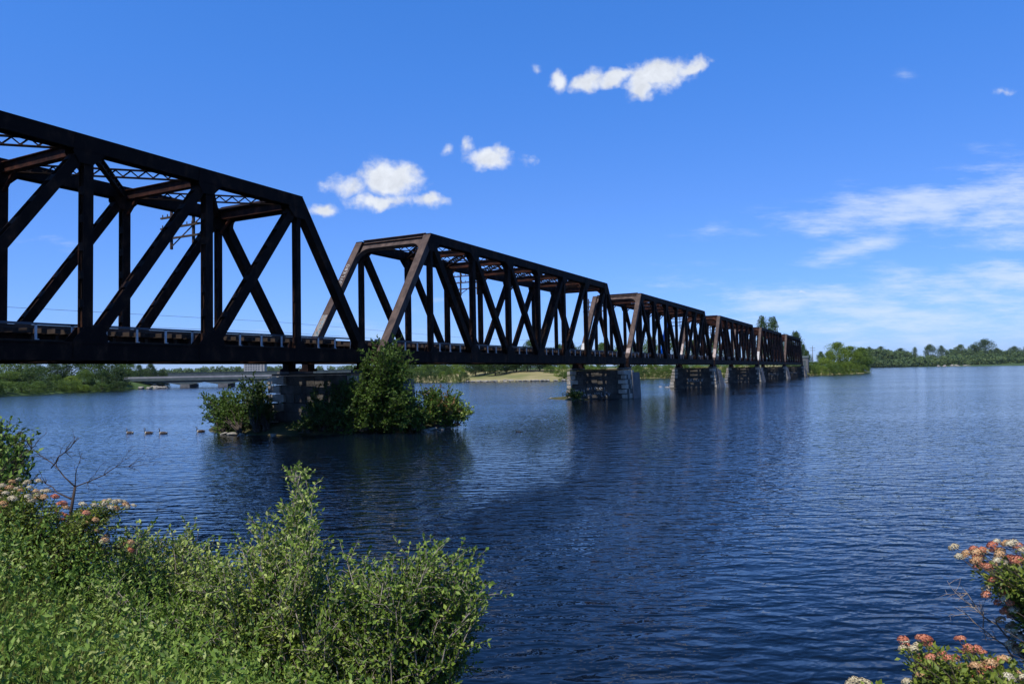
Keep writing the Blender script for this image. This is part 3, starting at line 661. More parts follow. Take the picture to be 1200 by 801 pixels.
def crown_mesh(me, mat):
    k = (me.name, mat)
    if k not in CRM:
        c = me.copy(); c.materials.clear(); c.materials.append(M[mat]); CRM[k] = c
    return CRM[k]
tr_r = random.Random(99)
def plant_tree(key, loc, h, wf, mat, label, group, cat='tree', name=None):
    var = tr_r.choice(TREES[key]); root = empty(name or ('bush' if key == 'bush' else 'tree'), loc, tr_r.uniform(0, 6.28)); root.scale = (h*wf, h*wf, h)
    link('crown', crown_mesh(var[0], mat), root); 
    if key != 'bush': link('trunk', var[1], root)
    else: link('stems', var[1], root)
    tag(root, label, cat, group); return root
def px_tree(key, x, Y, ytop, wpx, mat, label, group, cat='tree', zg=None, name=None):
    """tree standing at forward distance Y under photo column x, top at photo row ytop, crown about wpx wide"""
    p = at(x, ytop, Y); z = land_z(p.x, p.y) if zg is None else zg; z -= .1
    h = max(1.0, p.z-z); wid = wpx/F*Y
    base = {'broad': 1.06, 'park': 1.0, 'bush': 1.55, 'poplar': .62}[key]
    return plant_tree(key, (p.x, p.y, z), h, wid/(h*base), mat, label, group, cat, name)
ORD = ['first', 'second', 'third', 'fourth', 'fifth', 'sixth', 'seventh', 'eighth', 'ninth', 'tenth', 'eleventh', 'twelfth', 'thirteenth', 'fourteenth', 'fifteenth', 'sixteenth', 'seventeenth', 'eighteenth']
# left wood, back row then front row
G = 'trees of the left shore'
for i, (x, Y, yt, wp, mt) in enumerate([(-40, 205, 412, 60, 'leaf_dark'), (8, 212, 418, 44, 'leaf_light'), (36, 215, 417, 40, 'leaf_mid'), (62, 222, 426, 34, 'leaf_dark'), (84, 228, 419, 36, 'leaf_dark'), (108, 236, 417, 36, 'leaf_mid'), (130, 240, 419, 34, 'leaf_dark'), (148, 262, 421, 24, 'leaf_mid'), (163, 292, 428, 15, 'leaf_dark'), (176, 298, 427, 17, 'leaf_dark'), (190, 300, 433, 15, 'leaf_dark')]):
    px_tree('broad', x, Y, yt, wp, mt, f'{["dark", "mid green", "pale green"][("leaf_dark", "leaf_mid", "leaf_light").index(mt)]} broad tree in the back row of the left shore, {ORD[i]} from the left', G)
for i, (x, Y, yt, wp, mt) in enumerate([(-20, 190, 430, 44, 'leaf_mid'), (12, 194, 435, 36, 'leaf_mid'), (40, 197, 431, 38, 'leaf_dark'), (64, 203, 438, 26, 'leaf_mid'), (84, 209, 441, 26, 'leaf_light'), (99, 212, 434, 30, 'leaf_mid'), (120, 216, 433, 30, 'leaf_dark'), (138, 220, 430, 28, 'leaf_dark')]):
    px_tree('bush' if i % 3 == 0 else 'broad', x, Y, yt, wp, mt, f'rounded {["shaded", "mid green", "pale green"][("leaf_dark", "leaf_mid", "leaf_light").index(mt)]} crown along the left waterline, {ORD[i]} from the left', G)
for i, (x, Y, yt, wp, mt) in enumerate([(5, 187, 452, 26, 'leaf_mid'), (28, 189, 452, 22, 'leaf_dark'), (50, 193, 451, 24, 'leaf_mid'), (74, 198, 452, 22, 'leaf_light'), (97, 204, 450, 24, 'leaf_light'), (118, 209, 449, 24, 'leaf_mid'), (140, 214, 447, 22, 'leaf_dark')]):
    px_tree('bush', x, Y, yt, wp, mt, f'low bush on the left waterline, {ORD[i]} from the left edge', 'low bushes of the left shore', 'bush')
for i, (x, Y, yt, wp) in enumerate([(164, 262, 444, 16), (176, 268, 446, 18), (190, 272, 447, 16)]):
    px_tree('bush', x, Y, yt, wp, 'leaf_dark', f'dark bush under the left end of the road bridge, {ORD[i]} from the left', 'low bushes of the left shore', 'bush', zg=.2)
# centre shore: bushes left, dark park trees, bushes at right
G = 'bushes along the park waterline'
for i, (x, Y, yt, wp, mt) in enumerate([(468, 330, 425, 34, 'leaf_dark'), (490, 322, 430, 26, 'leaf_mid'), (505, 318, 424, 30, 'leaf_mid'), (521, 316, 428, 26, 'leaf_mid'), (536, 314, 426, 26, 'leaf_light'), (547, 320, 432, 20, 'leaf_mid')]):
    px_tree('bush', x, Y, yt, wp, mt, f'large rounded bush left of the dry park grass, {ORD[i]} from the left', G, 'bush')
G = 'dark park trees behind the dry grass'
for i, (x, Y, yt, wp) in enumerate([(478, 380, 410, 30), (500, 385, 411, 30), (522, 380, 414, 30), (545, 362, 417, 30), (560, 345, 422, 24), (577, 350, 420, 27), (590, 338, 424, 22), (602, 352, 407, 28), (621, 345, 399, 24), (640, 350, 409, 26), (655, 340, 404, 22), (668, 330, 402, 22), (684, 330, 405, 24)]):
    px_tree('park', x, Y, yt, wp, 'leaf_dark', f'dark park tree with a bare trunk behind the dry grass, {ORD[i]} from the left', G)
for i, (x, Y, yt, wp) in enumerate([(557, 292, 412, 32), (568, 298, 410, 32), (580, 285, 412, 34), (593, 292, 410, 34), (605, 296, 409, 34), (618, 290, 408, 34), (632, 294, 408, 32), (645, 296, 408, 32)]):
    px_tree('park', x, Y, yt, wp, 'leaf_dark', f'dark park tree standing forward on the dry grass, {ORD[i]} from the left', 'dark park trees on the dry grass')
for i, (x, Y, yt, wp, mt) in enumerate([(645, 285, 429, 20, 'leaf_mid'), (659, 268, 427, 26, 'leaf_light'), (676, 275, 425, 24, 'leaf_mid'), (692, 285, 427, 22, 'leaf_light')]):
    px_tree('bush', x, Y, yt, wp, mt, f'bright leafy bush beside the left edge of the graffiti pier, {ORD[i]} from the left', 'bushes along the park waterline', 'bush')
G = 'leafy trees between the second and third piers'
for i, (x, Y, yt, wp, mt) in enumerate([(706, 300, 402, 24, 'leaf_mid'), (726, 310, 404, 24, 'leaf_mid'), (745, 300, 403, 24, 'leaf_dark'), (762, 310, 396, 26, 'leaf_mid'), (782, 315, 395, 24, 'leaf_mid'), (798, 305, 399, 22, 'leaf_dark'), (815, 310, 398, 22, 'leaf_mid'), (834, 310, 396, 22, 'leaf_mid'), (852, 305, 398, 22, 'leaf_dark')]):
    px_tree('broad', x, Y, yt, wp, mt, f'green tree rising behind the far trusses, {ORD[i]} from the left', 'trees behind the far trusses')
for i, (x, Y, yt, wp, mt) in enumerate([(748, 286, 428, 22, 'leaf_mid'), (764, 288, 425, 24, 'leaf_light'), (782, 290, 428, 24, 'leaf_mid'), (800, 292, 426, 22, 'leaf_mid'), (818, 294, 428, 22, 'leaf_light'), (836, 290, 427, 22, 'leaf_mid'), (852, 285, 428, 20, 'leaf_mid'), (866, 283, 427, 18, 'leaf_light'), (882, 281, 428, 16, 'leaf_mid')]):
    px_tree('bush', x, Y, yt, wp, mt, f'waterside bush seen under the far deck, {ORD[i]} from the left', 'bushes seen under the far deck', 'bush')
G = 'tall trees over the end of the bridge'
for i, (x, Y, yt, wp, lab) in enumerate([(893, 285, 372, 15, 'tall dark tree standing left in the pair above the fifth span'), (905, 283, 373, 17, 'tall dark tree standing right in the pair above the fifth span'), (920, 280, 393, 20, 'lower dark tree between the tall pair and the end of the bridge'), (932, 275, 390, 20, 'dark tree rising right behind the end of the bridge'), (941, 282, 404, 12, 'small dark tree leaning out past the end of the bridge'), (880, 285, 398, 20, 'dark tree left of the tall pair, behind the fourth span')]):
    px_tree('poplar' if i < 2 else 'broad', x, Y, yt, wp, 'leaf_dark', lab, G)
G = 'trees of the wooded point'
for i, (x, Y, yt, wp, mt, k, lab) in enumerate([(953, 283, 424, 22, 'leaf_mid', 'bush', 'low bush at the left tip of the wooded point'), (966, 290, 419, 24, 'leaf_light', 'bush', 'pale bush below the crowns of the wooded point'), (981, 305, 402, 32, 'leaf_light', 'broad', 'bright green tree, highest crown of the wooded point'),
      (996, 318, 406, 32, 'leaf_light', 'broad', 'bright green tree in the middle of the wooded point'), (1009, 335, 408, 28, 'leaf_mid', 'broad', 'green tree at the right end of the wooded point'), (985, 300, 426, 22, 'leaf_mid', 'bush', 'rounded bush in the middle of the point waterline'), (1001, 318, 425, 24, 'leaf_light', 'bush', 'rounded bush near the right end of the point waterline'), (1014, 340, 424, 14, 'leaf_mid', 'bush', 'small dark edged bush at the very tip of the point'),
      (962, 400, 412, 12, 'leaf_dark', 'broad', 'small distant tree just right of the bridge end'), (972, 420, 411, 12, 'leaf_dark', 'broad', 'small distant tree left of the bright point trees'), (946, 380, 411, 12, 'leaf_dark', 'broad', 'dark distant tree touching the bridge end')]):
    px_tree(k, x, Y, yt, wp, mt, lab, G, 'bush' if k == 'bush' else 'tree', zg=.5 if Y > 370 else None)
# continuous low growth along the waterlines
def hedge_row(pts, step, dy, mats, label, group, wpx, deep=3.0):
    k = 0; r = random.Random(len(pts)*7+int(pts[0][0]))
    for (xa, ya, ta), (xb, yb, tb) in zip(pts, pts[1:]):
        n = max(1, int(abs(xb-xa)/step))
        for j in range(n):
            f = (j+r.uniform(.2, .8))/n; x = xa+(xb-xa)*f; p = ground_at(x, ya+(yb-ya)*f, 0); k += 1
            px_tree('bush', x, p.y+deep, ta+(tb-ta)*f+r.uniform(-dy, dy), wpx*r.uniform(.8, 1.3), r.choice(mats), label, group, 'bush')
hedge_row([(-30, 465.5, 446), (40, 462, 448), (100, 458.6, 448), (150, 456, 446)], 11, 3, ['leaf_dark', 'leaf_mid', 'leaf_mid'], 'low waterside bush in the unbroken row lining the left shore', 'waterside row of the left shore', 24)
hedge_row([(160, 455.2, 446), (196, 454, 448)], 8, 1, ['leaf_dark'], 'dark low bush below the left end of the road bridge', 'dark bushes below the road bridge', 14)
hedge_row([(460, 448.6, 432), (550, 447.4, 434)], 9, 3, ['leaf_mid', 'leaf_dark', 'leaf_light'], 'low waterside bush left of the dry park grass', 'waterside row left of the park grass', 16)
hedge_row([(656, 446.2, 437), (672, 446, 431)], 8, 2, ['leaf_mid'], 'low bush where the park grass meets the graffiti pier', 'waterside row beside the graffiti pier', 14)
hedge_row([(742, 443.2, 433), (800, 442.5, 432), (860, 441.6, 432), (920, 440.8, 433), (945, 440.2, 433)], 8, 2, ['leaf_mid', 'leaf_light', 'leaf_mid', 'leaf_dark'], 'low waterside bush in the row behind the farther piers', 'waterside row behind the farther piers', 15, 2)
hedge_row([(946, 440.2, 428), (975, 439.2, 426), (1000, 438, 426), (1015, 437, 427)], 6, 2, ['leaf_mid', 'leaf_light'], 'low waterside bush lining the foot of the wooded point', 'waterside row of the wooded point', 14, 2)
# far wood on the right: one mass, plus the trees that stand out
def far_mass(name, cols, label, mat, leaf=2.4, per=70):
    cen = []; nor = []; g = np.random.default_rng(5)
    for (x0, x1, Y0, Y1, yt0, yt1, n) in cols:
        for _ in range(n):
            f = g.uniform(); x = x0+(x1-x0)*f; Y = g.uniform(Y0, Y1); yt = yt0+(yt1-yt0)*f+g.normal()*1.2
            top = at(x, yt, Y); zg = 0; h = max(4, top.z-zg); r = g.uniform(5, 9)
            k = int(max(2, h/4))
            for j in range(k):
                c = np.array([top.x+g.normal()*2, top.y+g.normal()*2, zg+(h-r*.55)*(j+.6)/k]); d = g.normal(size=(per, 3)); d /= np.linalg.norm(d, axis=1, keepdims=True)
                cen.append(c+d*r*np.array([1, 1, .7])*g.uniform(.7, 1, (per, 1))); nor.append(d)
    cen = np.concatenate(cen); nor = np.concatenate(nor); n = len(cen); cen[:, 2] = np.maximum(cen[:, 2], .3)
    o = leaves(name, cen, np.cross(nor, rand_dirs(n)), leaf*rng.uniform(.7, 1.3, n), leaf*.8*rng.uniform(.7, 1.3, n), M[mat], fold=.15, normals=nor+rand_dirs(n)*.6)
    return tag(o, label, 'woodland', kind='stuff')
far_mass('far_woodland', [(1000, 1070, 1130, 1250, 410, 412, 60), (1070, 1215, 1080, 1220, 418, 413, 100), (1000, 1215, 1050, 1090, 421, 418, 110), (1110, 1215, 1200, 1400, 409, 411, 50), (1000, 1040, 1150, 1220, 407, 410, 20)], 'low green woodland along the far right shore', 'leaf_far')
far_mass('distant_woodland', [(150, 340, 1100, 1400, 433, 429, 90), (330, 520, 1000, 1300, 430, 426, 60)], 'distant low woodland on the horizon behind the road bridge', 'leaf_far', leaf=2.6)
G = 'trees standing out of the far wood'
for i, (x, Y, yt, wp, lab) in enumerate([(1153, 1250, 398, 26, 'large round dark tree highest on the far right shore'), (1140, 1260, 404, 18, 'dark tree just left of the large round far tree'), (1126, 1250, 404, 16, 'dark flat topped tree two crowns left of the large round far tree'), (1090, 1180, 404, 18, 'dark isolated rounded tree on the far shore'), (1103, 1190, 405, 10, 'slim tree touching the right side of the isolated far tree'),
      (1072, 1200, 407, 6, 'thin pale pointed tree standing alone on the far skyline'), (1189, 1260, 406, 16, 'dark tree near the right edge on the far skyline'), (1202, 1250, 406, 12, 'dark tree cut by the right edge on the far skyline'), (1032, 1200, 406, 14, 'tree on the skyline right of the wooded point'), (1055, 1190, 408, 16, 'tree on the skyline left of the thin pale tree'), (1018, 1200, 407, 14, 'tree on the skyline directly beside the wooded point'), (1168, 1260, 408, 14, 'dark tree just right of the large round far tree')]):
    px_tree('broad' if wp > 8 else 'poplar', x, Y, yt, wp, 'leaf_far', lab, G, zg=6)

# ------------------------------------------------------------------ rocks
def rock_mesh(seed, sub=2):
    import bmesh
    bm = bmesh.new(); bmesh.ops.create_icosphere(bm, subdivisions=sub, radius=1); r = random.Random(seed)
    k = [Vector((r.uniform(-1, 1), r.uniform(-1, 1), r.uniform(-1, 1))).normalized() for _ in range(9)]; dd = [r.uniform(.55, .9) for _ in k]
    for vv in bm.verts:
        for n_, d_ in zip(k, dd):
            t = vv.co.dot(n_)
            if t > d_: vv.co -= n_*(t-d_)
        vv.co *= 1+r.uniform(-.03, .03)
    me = bpy.data.meshes.new('rock'); bm.to_mesh(me); bm.free(); me.materials.append(M['rock']); return me
ROCKS = [rock_mesh(i) for i in range(5)]
rr_ = random.Random(3)
def rock(p, s, label, group, flat=.6):
    o = link('boulder', rr_.choice(ROCKS)); o.location = p; o.scale = (s*rr_.uniform(.8, 1.5), s*rr_.uniform(.8, 1.2), s*flat*rr_.uniform(.7, 1.1)); o.rotation_euler = (rr_.uniform(-.2, .2), rr_.uniform(-.2, .2), rr_.uniform(0, 6.28)); tag(o, label, 'boulder', group); return o
for i in range(16):
    p = ground_at(154+i*2.6+rr_.uniform(-1, 1), 455.3-.35*rr_.uniform(0, 8), .2); rock((p.x, p.y, .3), 1.1, 'pale boulder of the rock heap on the left shore below the road bridge', 'boulders of the left rock heap')
for i in range(60):
    x = 545+i*2.25; yb = 447.2-(x-560)*.011; p = ground_at(x, yb-.2, .1); rock((p.x+rr_.uniform(-1, 1), p.y+rr_.uniform(0, 3), .25), rr_.uniform(.4, .9), 'small pale stone edging the park shore', 'stones edging the park shore')
for i, (x, y) in enumerate([(652, 467), (659, 467.2), (667, 468), (674, 468.3), (681, 468.6), (646, 466.8)]):
    p = ground_at(x, y, .0); rock((p.x, p.y, -.02), .3, 'flat pale rock at the water in front of the graffiti pier', 'rocks at the graffiti pier')
for i, (x, y) in enumerate([(774, 453), (782, 453.6), (790, 454)]):
    p = ground_at(x, y, .0); rock((p.x, p.y, -.02), .35, 'pale rock at the left foot of the flared third pier', 'rocks at the third pier')
for i, (x, y, s) in enumerate([(1100, 429.2, 7), (1107, 429.3, 8), (1116, 429.0, 9), (1122, 429.1, 8), (1131, 429.0, 7), (1136, 429.2, 6)]):
    p = ground_at(x, y, .0); p = at(x, y, 960); rock((p.x, p.y, .3), s*.45, 'pale rock of the bare islet before the far shore', 'rocks of the far islet', .62)

# ------------------------------------------------------------------ road bridges and tower behind
def road_bridge():
    A = ground_at(150, 452.2, .0); A = at(152, 447, 262); B = at(448, 447, 272); d = Vector((B.x-A.x, B.y-A.y, 0)); ln = d.length; rz = math.atan2(d.y, d.x)
    root = empty('road_bridge', (A.x, A.y, 0), rz); tag(root, 'low pale concrete road bridge seen under the nearest truss span', 'road bridge')
    q = MB(); q.box(0, ln, -5, 5, 3.0, 3.35); q.box(0, ln, -5.3, -5.0, 3.45, 4.05); q.box(0, ln, 5.0, 5.3, 3.45, 4.05); q.build('deck', M['deck_conc'], root)
    q = MB(); q.box(0, ln, -5.28, -5.02, 2.5, 3.44); q.box(0, ln, -4.6, -4.1, 1.9, 2.99); q.box(0, ln, 4.1, 4.6, 1.9, 2.99); q.box(0, ln, -.25, .25, 1.9, 2.99); q.build('girders', M['dark_steel'], root)
    for x in (20.5, 33.5, 60, 80):
        q = MB(); q.box(x-1.6, x+1.6, -5.2, 5.2, -1, 1.2); q.box(x-1.1, x+1.1, -4.6, 4.6, 1.2, 1.9); q.build('bridge_support', M['concrete'], root)
    # haunches by the supports
    q = MB()
    for x in (20.5, 33.5, 60, 80):
        q.prism([Vector((x-7, -4.85, 1.95)), Vector((x+7, -4.85, 1.95)), Vector((x+1.4, -4.85, .9)), Vector((x-1.4, -4.85, .9))], (0, 1, 0), .3)
    q.build('haunches', M['dark_steel'], root)
road_bridge()
def pipe_bridge():
    A = at(178, 440, 330); B = at(450, 440, 344); d = Vector((B.x-A.x, B.y-A.y, 0)); ln = d.length
    root = empty('girder_bridge', (A.x, A.y, 0), math.atan2(d.y, d.x)); tag(root, 'dark green girder bridge just above and behind the pale road bridge', 'girder bridge')
    q = MB(); q.box(0, ln, -2, -1.8, 3.9, 5.7); q.box(0, ln, 1.8, 2, 3.9, 5.7); q.box(0, ln, -2.15, 2.15, 5.702, 5.85); q.box(0, ln, -2.15, 2.15, 3.75, 3.898)
    x = 0
    while x < ln: q.box(x, x+.25, -2.1, -2.002, 3.9, 5.7); x += 3
    q.build('girder', M['dark_steel'], root)
    for x in (30, 47, 75, 98):
        q = MB(); q.box(x-1, x+1, -2.4, 2.4, -1, 3.74); q.build('bridge_support', M['concrete'], root)
pipe_bridge()
def tower():
    a = at(288, 433, 900); b_ = at(311, 433, 900); wd = b_.x-a.x; top = at(300, 423.7, 900).z
    root = empty('tower_block', ((a.x+b_.x)/2, 900, 0), .12); tag(root, 'grey slab tower block far behind the road bridge', 'building')
    q = MB(); q.box(-wd/2, wd/2-3, -8, 8, 0, top); q.box(wd/2-3, wd/2, -7, 7, 0, top-.6); q.build('wall', M['tower'], root)
    q = MB(); q.box(-wd/2+3, wd/2-8, -3, 3, top, top+1.6); q.build('roof_house', M['tower'], root)
    nm = None
    for fl in range(6):
        for c in range(6):
            q = MB(); x = -wd/2+1.6+c*(wd-6)/6; z = 4+fl*(top-6)/6
            if nm is None:
                q.box(0, 2.0, -8.06, -8.0, 0, 1.5); nm = q.mesh('window'); nm.materials.append(M['glass'])
            o = link('window', nm, root); o.location = (x, 0, z)
tower()
def pylon(x, Y, ytop, label):
    p = at(x, ytop, Y); root = empty('utility_pole', (p.x, p.y, 0)); tag(root, label, 'utility pole')
    q = MB(); q.tube([(0, 0, 0), (0, 0, p.z)], [.16, .09], 7); q.build('pole', M['bark'], root)
    q = MB(); q.box(-1.2, 1.2, -.06, .06, p.z-1.1, p.z-.97); q.box(-1.2, 1.2, -.06, .06, p.z-2.1, p.z-1.97); q.build('crossarm', M['bark'], root)
pylon(952, 330, 405, 'thin utility pole standing right of the bridge end')
# small white signal cabinet on the embankment at the bridge end
p = at(943, 418, 262); root = empty('equipment_hut', (p.x, p.y, 1.0), RZ); tag(root, 'small pale hut at the right end of the bridge', 'hut')
q = MB(); q.box(-1.2, 1.2, -1.2, 1.2, 0, 5.4); q.build('wall', M['concrete'], root); q = MB(); q.prism([Vector((-1.4, 0, 5.4)), Vector((1.4, 0, 5.4)), Vector((0, 0, 6.1))], (0, 1, 0), 2.8); q.build('roof', M['dark_steel'], root)
q = MB(); q.box(-1.22, -1.202, -.4, .4, 2.2, 4.4); q.build('door', M['dark_steel'], root)

# ------------------------------------------------------------------ island at the first pier
ic = bp(S0+LS, W/2); 
ip = [g2(243, 506), g2(290, 509), g2(350, 510), g2(420, 508), g2(480, 504), g2(520, 501.5), g2(543, 498), g2(520, 493), g2(470, 484), g2(400, 478), g2(330, 480), g2(262, 488)]
land('island', ip, .5, lambda d, x, y: np.clip(d*.25, 0, .55)+vnoise(x, y, 1.5, 6)*.06*np.clip(d, 0, 1), M['soil'], 'low muddy island around the nearest bridge pier', 'island')
p3 = bp(S0+2*LS, W+1.2)
pa = [g2(640, 467.2), g2(668, 469), g2(690, 468.8), g2(690, 464), g2(664, 464.5)]
land('pier_islet', pa, .5, lambda d, x, y: np.clip(d*.2, 0, .2), M['soil'], 'tiny gravel islet at the foot of the graffiti pier', 'islet')
for i, (x, y, s) in enumerate([(262, 507.5, .2), (272, 508, .3), (283, 508.3, .2), (505, 502.6, .3), (516, 501.6, .28), (497, 503.6, .2), (320, 509.4, .2), (525, 500.5, .18)]):
    p = ground_at(x, y, .05); rock((p.x, p.y, .05), s, 'flat pale rock on the waterline of the bushy island, %s from the left' % ORD[[262, 272, 283, 320, 497, 505, 516, 525].index(x)], 'rocks of the island waterline', .4)

def path_pts(a, b_, bend, n=7, jit=.03, r=random):
    a = Vector(a); b_ = Vector(b_); c = a+(b_-a)*.5+bend; out = []
    for i in range(n+1):
        t = i/n; p = a*(1-t)**2+c*2*t*(1-t)+b_*t*t; k = jit*(b_-a).length*(0 if i in (0, n) else 1); out.append(p+Vector((r.uniform(-k, k), r.uniform(-k, k), r.uniform(-k, k))))
    return out
def shrub(name, roots, blobs_, Yc, leafmat, stemmat, label, cat, seed, leaf=(.03, .05), lw=.50, twigs=14, tlen=(.10, .28), sp=.022, stem_r=.012, depth_j=.35, group=None, mats=None, up=.5, start=.3, dens=1.0, zmin=None):
    """shoots from the roots to tips inside image-located clumps (x, y, r_px, n_tips[, Y]); leaves along side twigs"""
    r = random.Random(seed); q = MB(); LC = []; LD = []; LM = []
    root0 = Vector(roots[0]); e = empty(name, root0)
    for bl in blobs_:
        x, y, rad, n = bl[:4]; Y = bl[4] if len(bl) > 4 else Yc
        for _ in range(n):
            g = r.uniform(0, 6.28); k = rad*math.sqrt(r.random())*(1.6 if r.random() < .2 else 1); tip = at(x+k*math.cos(g), y+k*math.sin(g), Y+r.gauss(0, depth_j))
            if zmin is not None: tip.z = max(tip.z, zmin+.1)
            ro = Vector(r.choice(roots))+Vector((r.gauss(0, .08), r.gauss(0, .08), 0)); D = tip-ro
            pts = path_pts(ro, tip, Vector((r.gauss(0, .08), r.gauss(0, .08), abs(D.length)*.12*up))*1.0, 7, .025, r)
            rr = [stem_r*(1-.85*i/7) for i in range(8)]; q.tube([p_-root0 for p_ in pts], rr, 5)
            ln = D.length; nt_ = max(3, int(twigs*dens))
            for j in range(nt_):
                t = start+(1-start)*((j+r.random())/nt_); i = min(6, int(t*7)); f = t*7-i; p0 = pts[i].lerp(pts[i+1], f); ax = (pts[i+1]-pts[i]).normalized()
                dr = (ax*.6+Vector((r.gauss(0, 1), r.gauss(0, 1), r.gauss(0, .8)+.35)).normalized()).normalized(); tl = r.uniform(*tlen)*(1.15-.45*t)
                p1 = p0+dr*tl*.55+Vector((0, 0, .02)); p2 = p0+dr*tl+Vector((r.gauss(0, .012), r.gauss(0, .012), .02)); q.tube([p0-root0, p1-root0, p2-root0], [stem_r*.28, stem_r*.2, stem_r*.1], 3)
                m_ = max(3, int(tl/sp)); mi = 0
                if mats is not None: mi = 1 if r.random() < mats else 0
                for l in range(m_):
                    s_ = (l+.6)/m_; pp = p0.lerp(p1, s_*2) if s_ < .5 else p1.lerp(p2, s_*2-1)
                    ld = (dr*.55+Vector((r.gauss(0, 1), r.gauss(0, 1), r.gauss(0, 1)+.25)).normalized()*.8)
                    LC.append(pp-root0); LD.append(ld); LM.append(mi)
    q.build('stems', M[stemmat], e); n = len(LC); ll = rng.uniform(leaf[0], leaf[1], n)
    nor = rand_dirs(n)*.8+np.array([0, 0, .9])
    leaves('leaves', np.array(LC), np.array(LD), ll, ll*lw*rng.uniform(.8, 1.2, n), [M[x] for x in (leafmat if isinstance(leafmat, list) else [leafmat])], e, fold=.18, normals=nor, mats=np.array(LM) if isinstance(leafmat, list) else None)
    tag(e, label, cat, group); return e

isl = lambda x, y, z=.15: ground_at(x, y, z)
KW = dict(leaf=(.12, .20), lw=.65, sp=.055, stem_r=.03, tlen=(.35, .85), twigs=17, depth_j=.6)
def iroots(*a): return [isl(*p_) for p_ in a]
shrub('shrub', iroots((262, 505), (280, 506)), [(252, 470, 14, 7), (268, 478, 16, 9), (246, 487, 10, 5), (262, 494, 14, 6), (285, 465, 14, 6), (240, 468, 8, 3), (268, 462, 8, 3)], 45.5, 'leaf_isle', 'bark', 'airy light green shrub on the left tip of the island', 'shrub', 1, **KW)
shrub('shrub', iroots((300, 506), (312, 505)), [(296, 455, 14, 9), (308, 470, 15, 10), (285, 484, 16, 9), (312, 487, 15, 9), (300, 444, 9, 4), (285, 458, 8, 4)], 45.3, 'leaf_dark', 'bark', 'dark dense shrub on the island against the left side of the pier', 'shrub', 2, **KW)
shrub('shrub', iroots((378, 505), (400, 505)), [(375, 470, 13, 8), (392, 458, 12, 7), (396, 480, 14, 9), (374, 490, 13, 8), (404, 496, 10, 5)], 41.5, 'leaf_dark', 'bark', 'dim shaded shrub on the island in front of the pier face', 'shrub', 3, **KW)
shrub('shrub', iroots((352, 507), (362, 507)), [(350, 502, 8, 5), (364, 498, 10, 6)], 43.0, 'leaf_dark', 'bark', 'low shaded shrub on the island before the middle of the pier', 'shrub', 8, **KW)
shrub('shrub', iroots((412, 505), (424, 505)), [(412, 470, 13, 9), (418, 490, 14, 9), (408, 452, 10, 6), (405, 500, 10, 5)], 41.5, 'leaf_isle', 'bark', 'green shrub on the island joined to the left side of the bushy tree', 'shrub', 9, **KW)
shrub('shrub', iroots((486, 503), (494, 502)), [(488, 480, 12, 8), (492, 492, 12, 7), (480, 496, 10, 5)], 42.3, 'leaf_isle', 'bark', 'green shrub on the island between the bushy tree and the reddish shrub', 'shrub', 10, **KW)
shrub('tree', iroots((440, 503), (452, 502)), [(450, 418, 16, 16), (466, 432, 17, 16), (442, 440, 18, 18), (462, 455, 17, 16), (434, 462, 17, 16), (428, 484, 15, 12), (455, 480, 18, 14), (474, 470, 13, 9), (478, 488, 12, 8), (446, 407, 9, 6), (476, 422, 9, 5), (420, 450, 9, 6), (430, 425, 10, 7), (458, 405, 8, 5), (472, 448, 14, 10), (450, 445, 16, 12)], 40.8, 'leaf_isle', 'bark', 'bushy green tree in front of the bridge at the joint between spans', 'tree', 4, **KW)
shrub('shrub', iroots((512, 500), (520, 499)), [(505, 470, 13, 9), (520, 465, 12, 7), (500, 485, 12, 8), (518, 486, 13, 8), (510, 457, 7, 4)], 43.5, ['leaf_isle', 'leaf_rusty'], 'bark', 'reddish topped shrub at the right tip of the island', 'shrub', 5, mats=.2, **KW)
shrub('shrub', iroots((530, 498), (536, 498)), [(533, 476, 10, 8), (540, 486, 7, 4), (528, 490, 8, 4)], 44.5, 'leaf_silver', 'bark', 'small grey green shrub overhanging the water at the island right end', 'shrub', 6, **KW)
shrub('shrub', [ground_at(676, 467, .2)], [(670, 459, 6, 7), (677, 461, 5, 5), (664, 464, 4, 3)], 77.5, 'leaf_mid', 'bark', 'small green shrub at the left foot of the graffiti pier', 'shrub', 7, leaf=(.15, .25), lw=.6, sp=.1, stem_r=.03, tlen=(.3, .7), twigs=12, depth_j=.3)

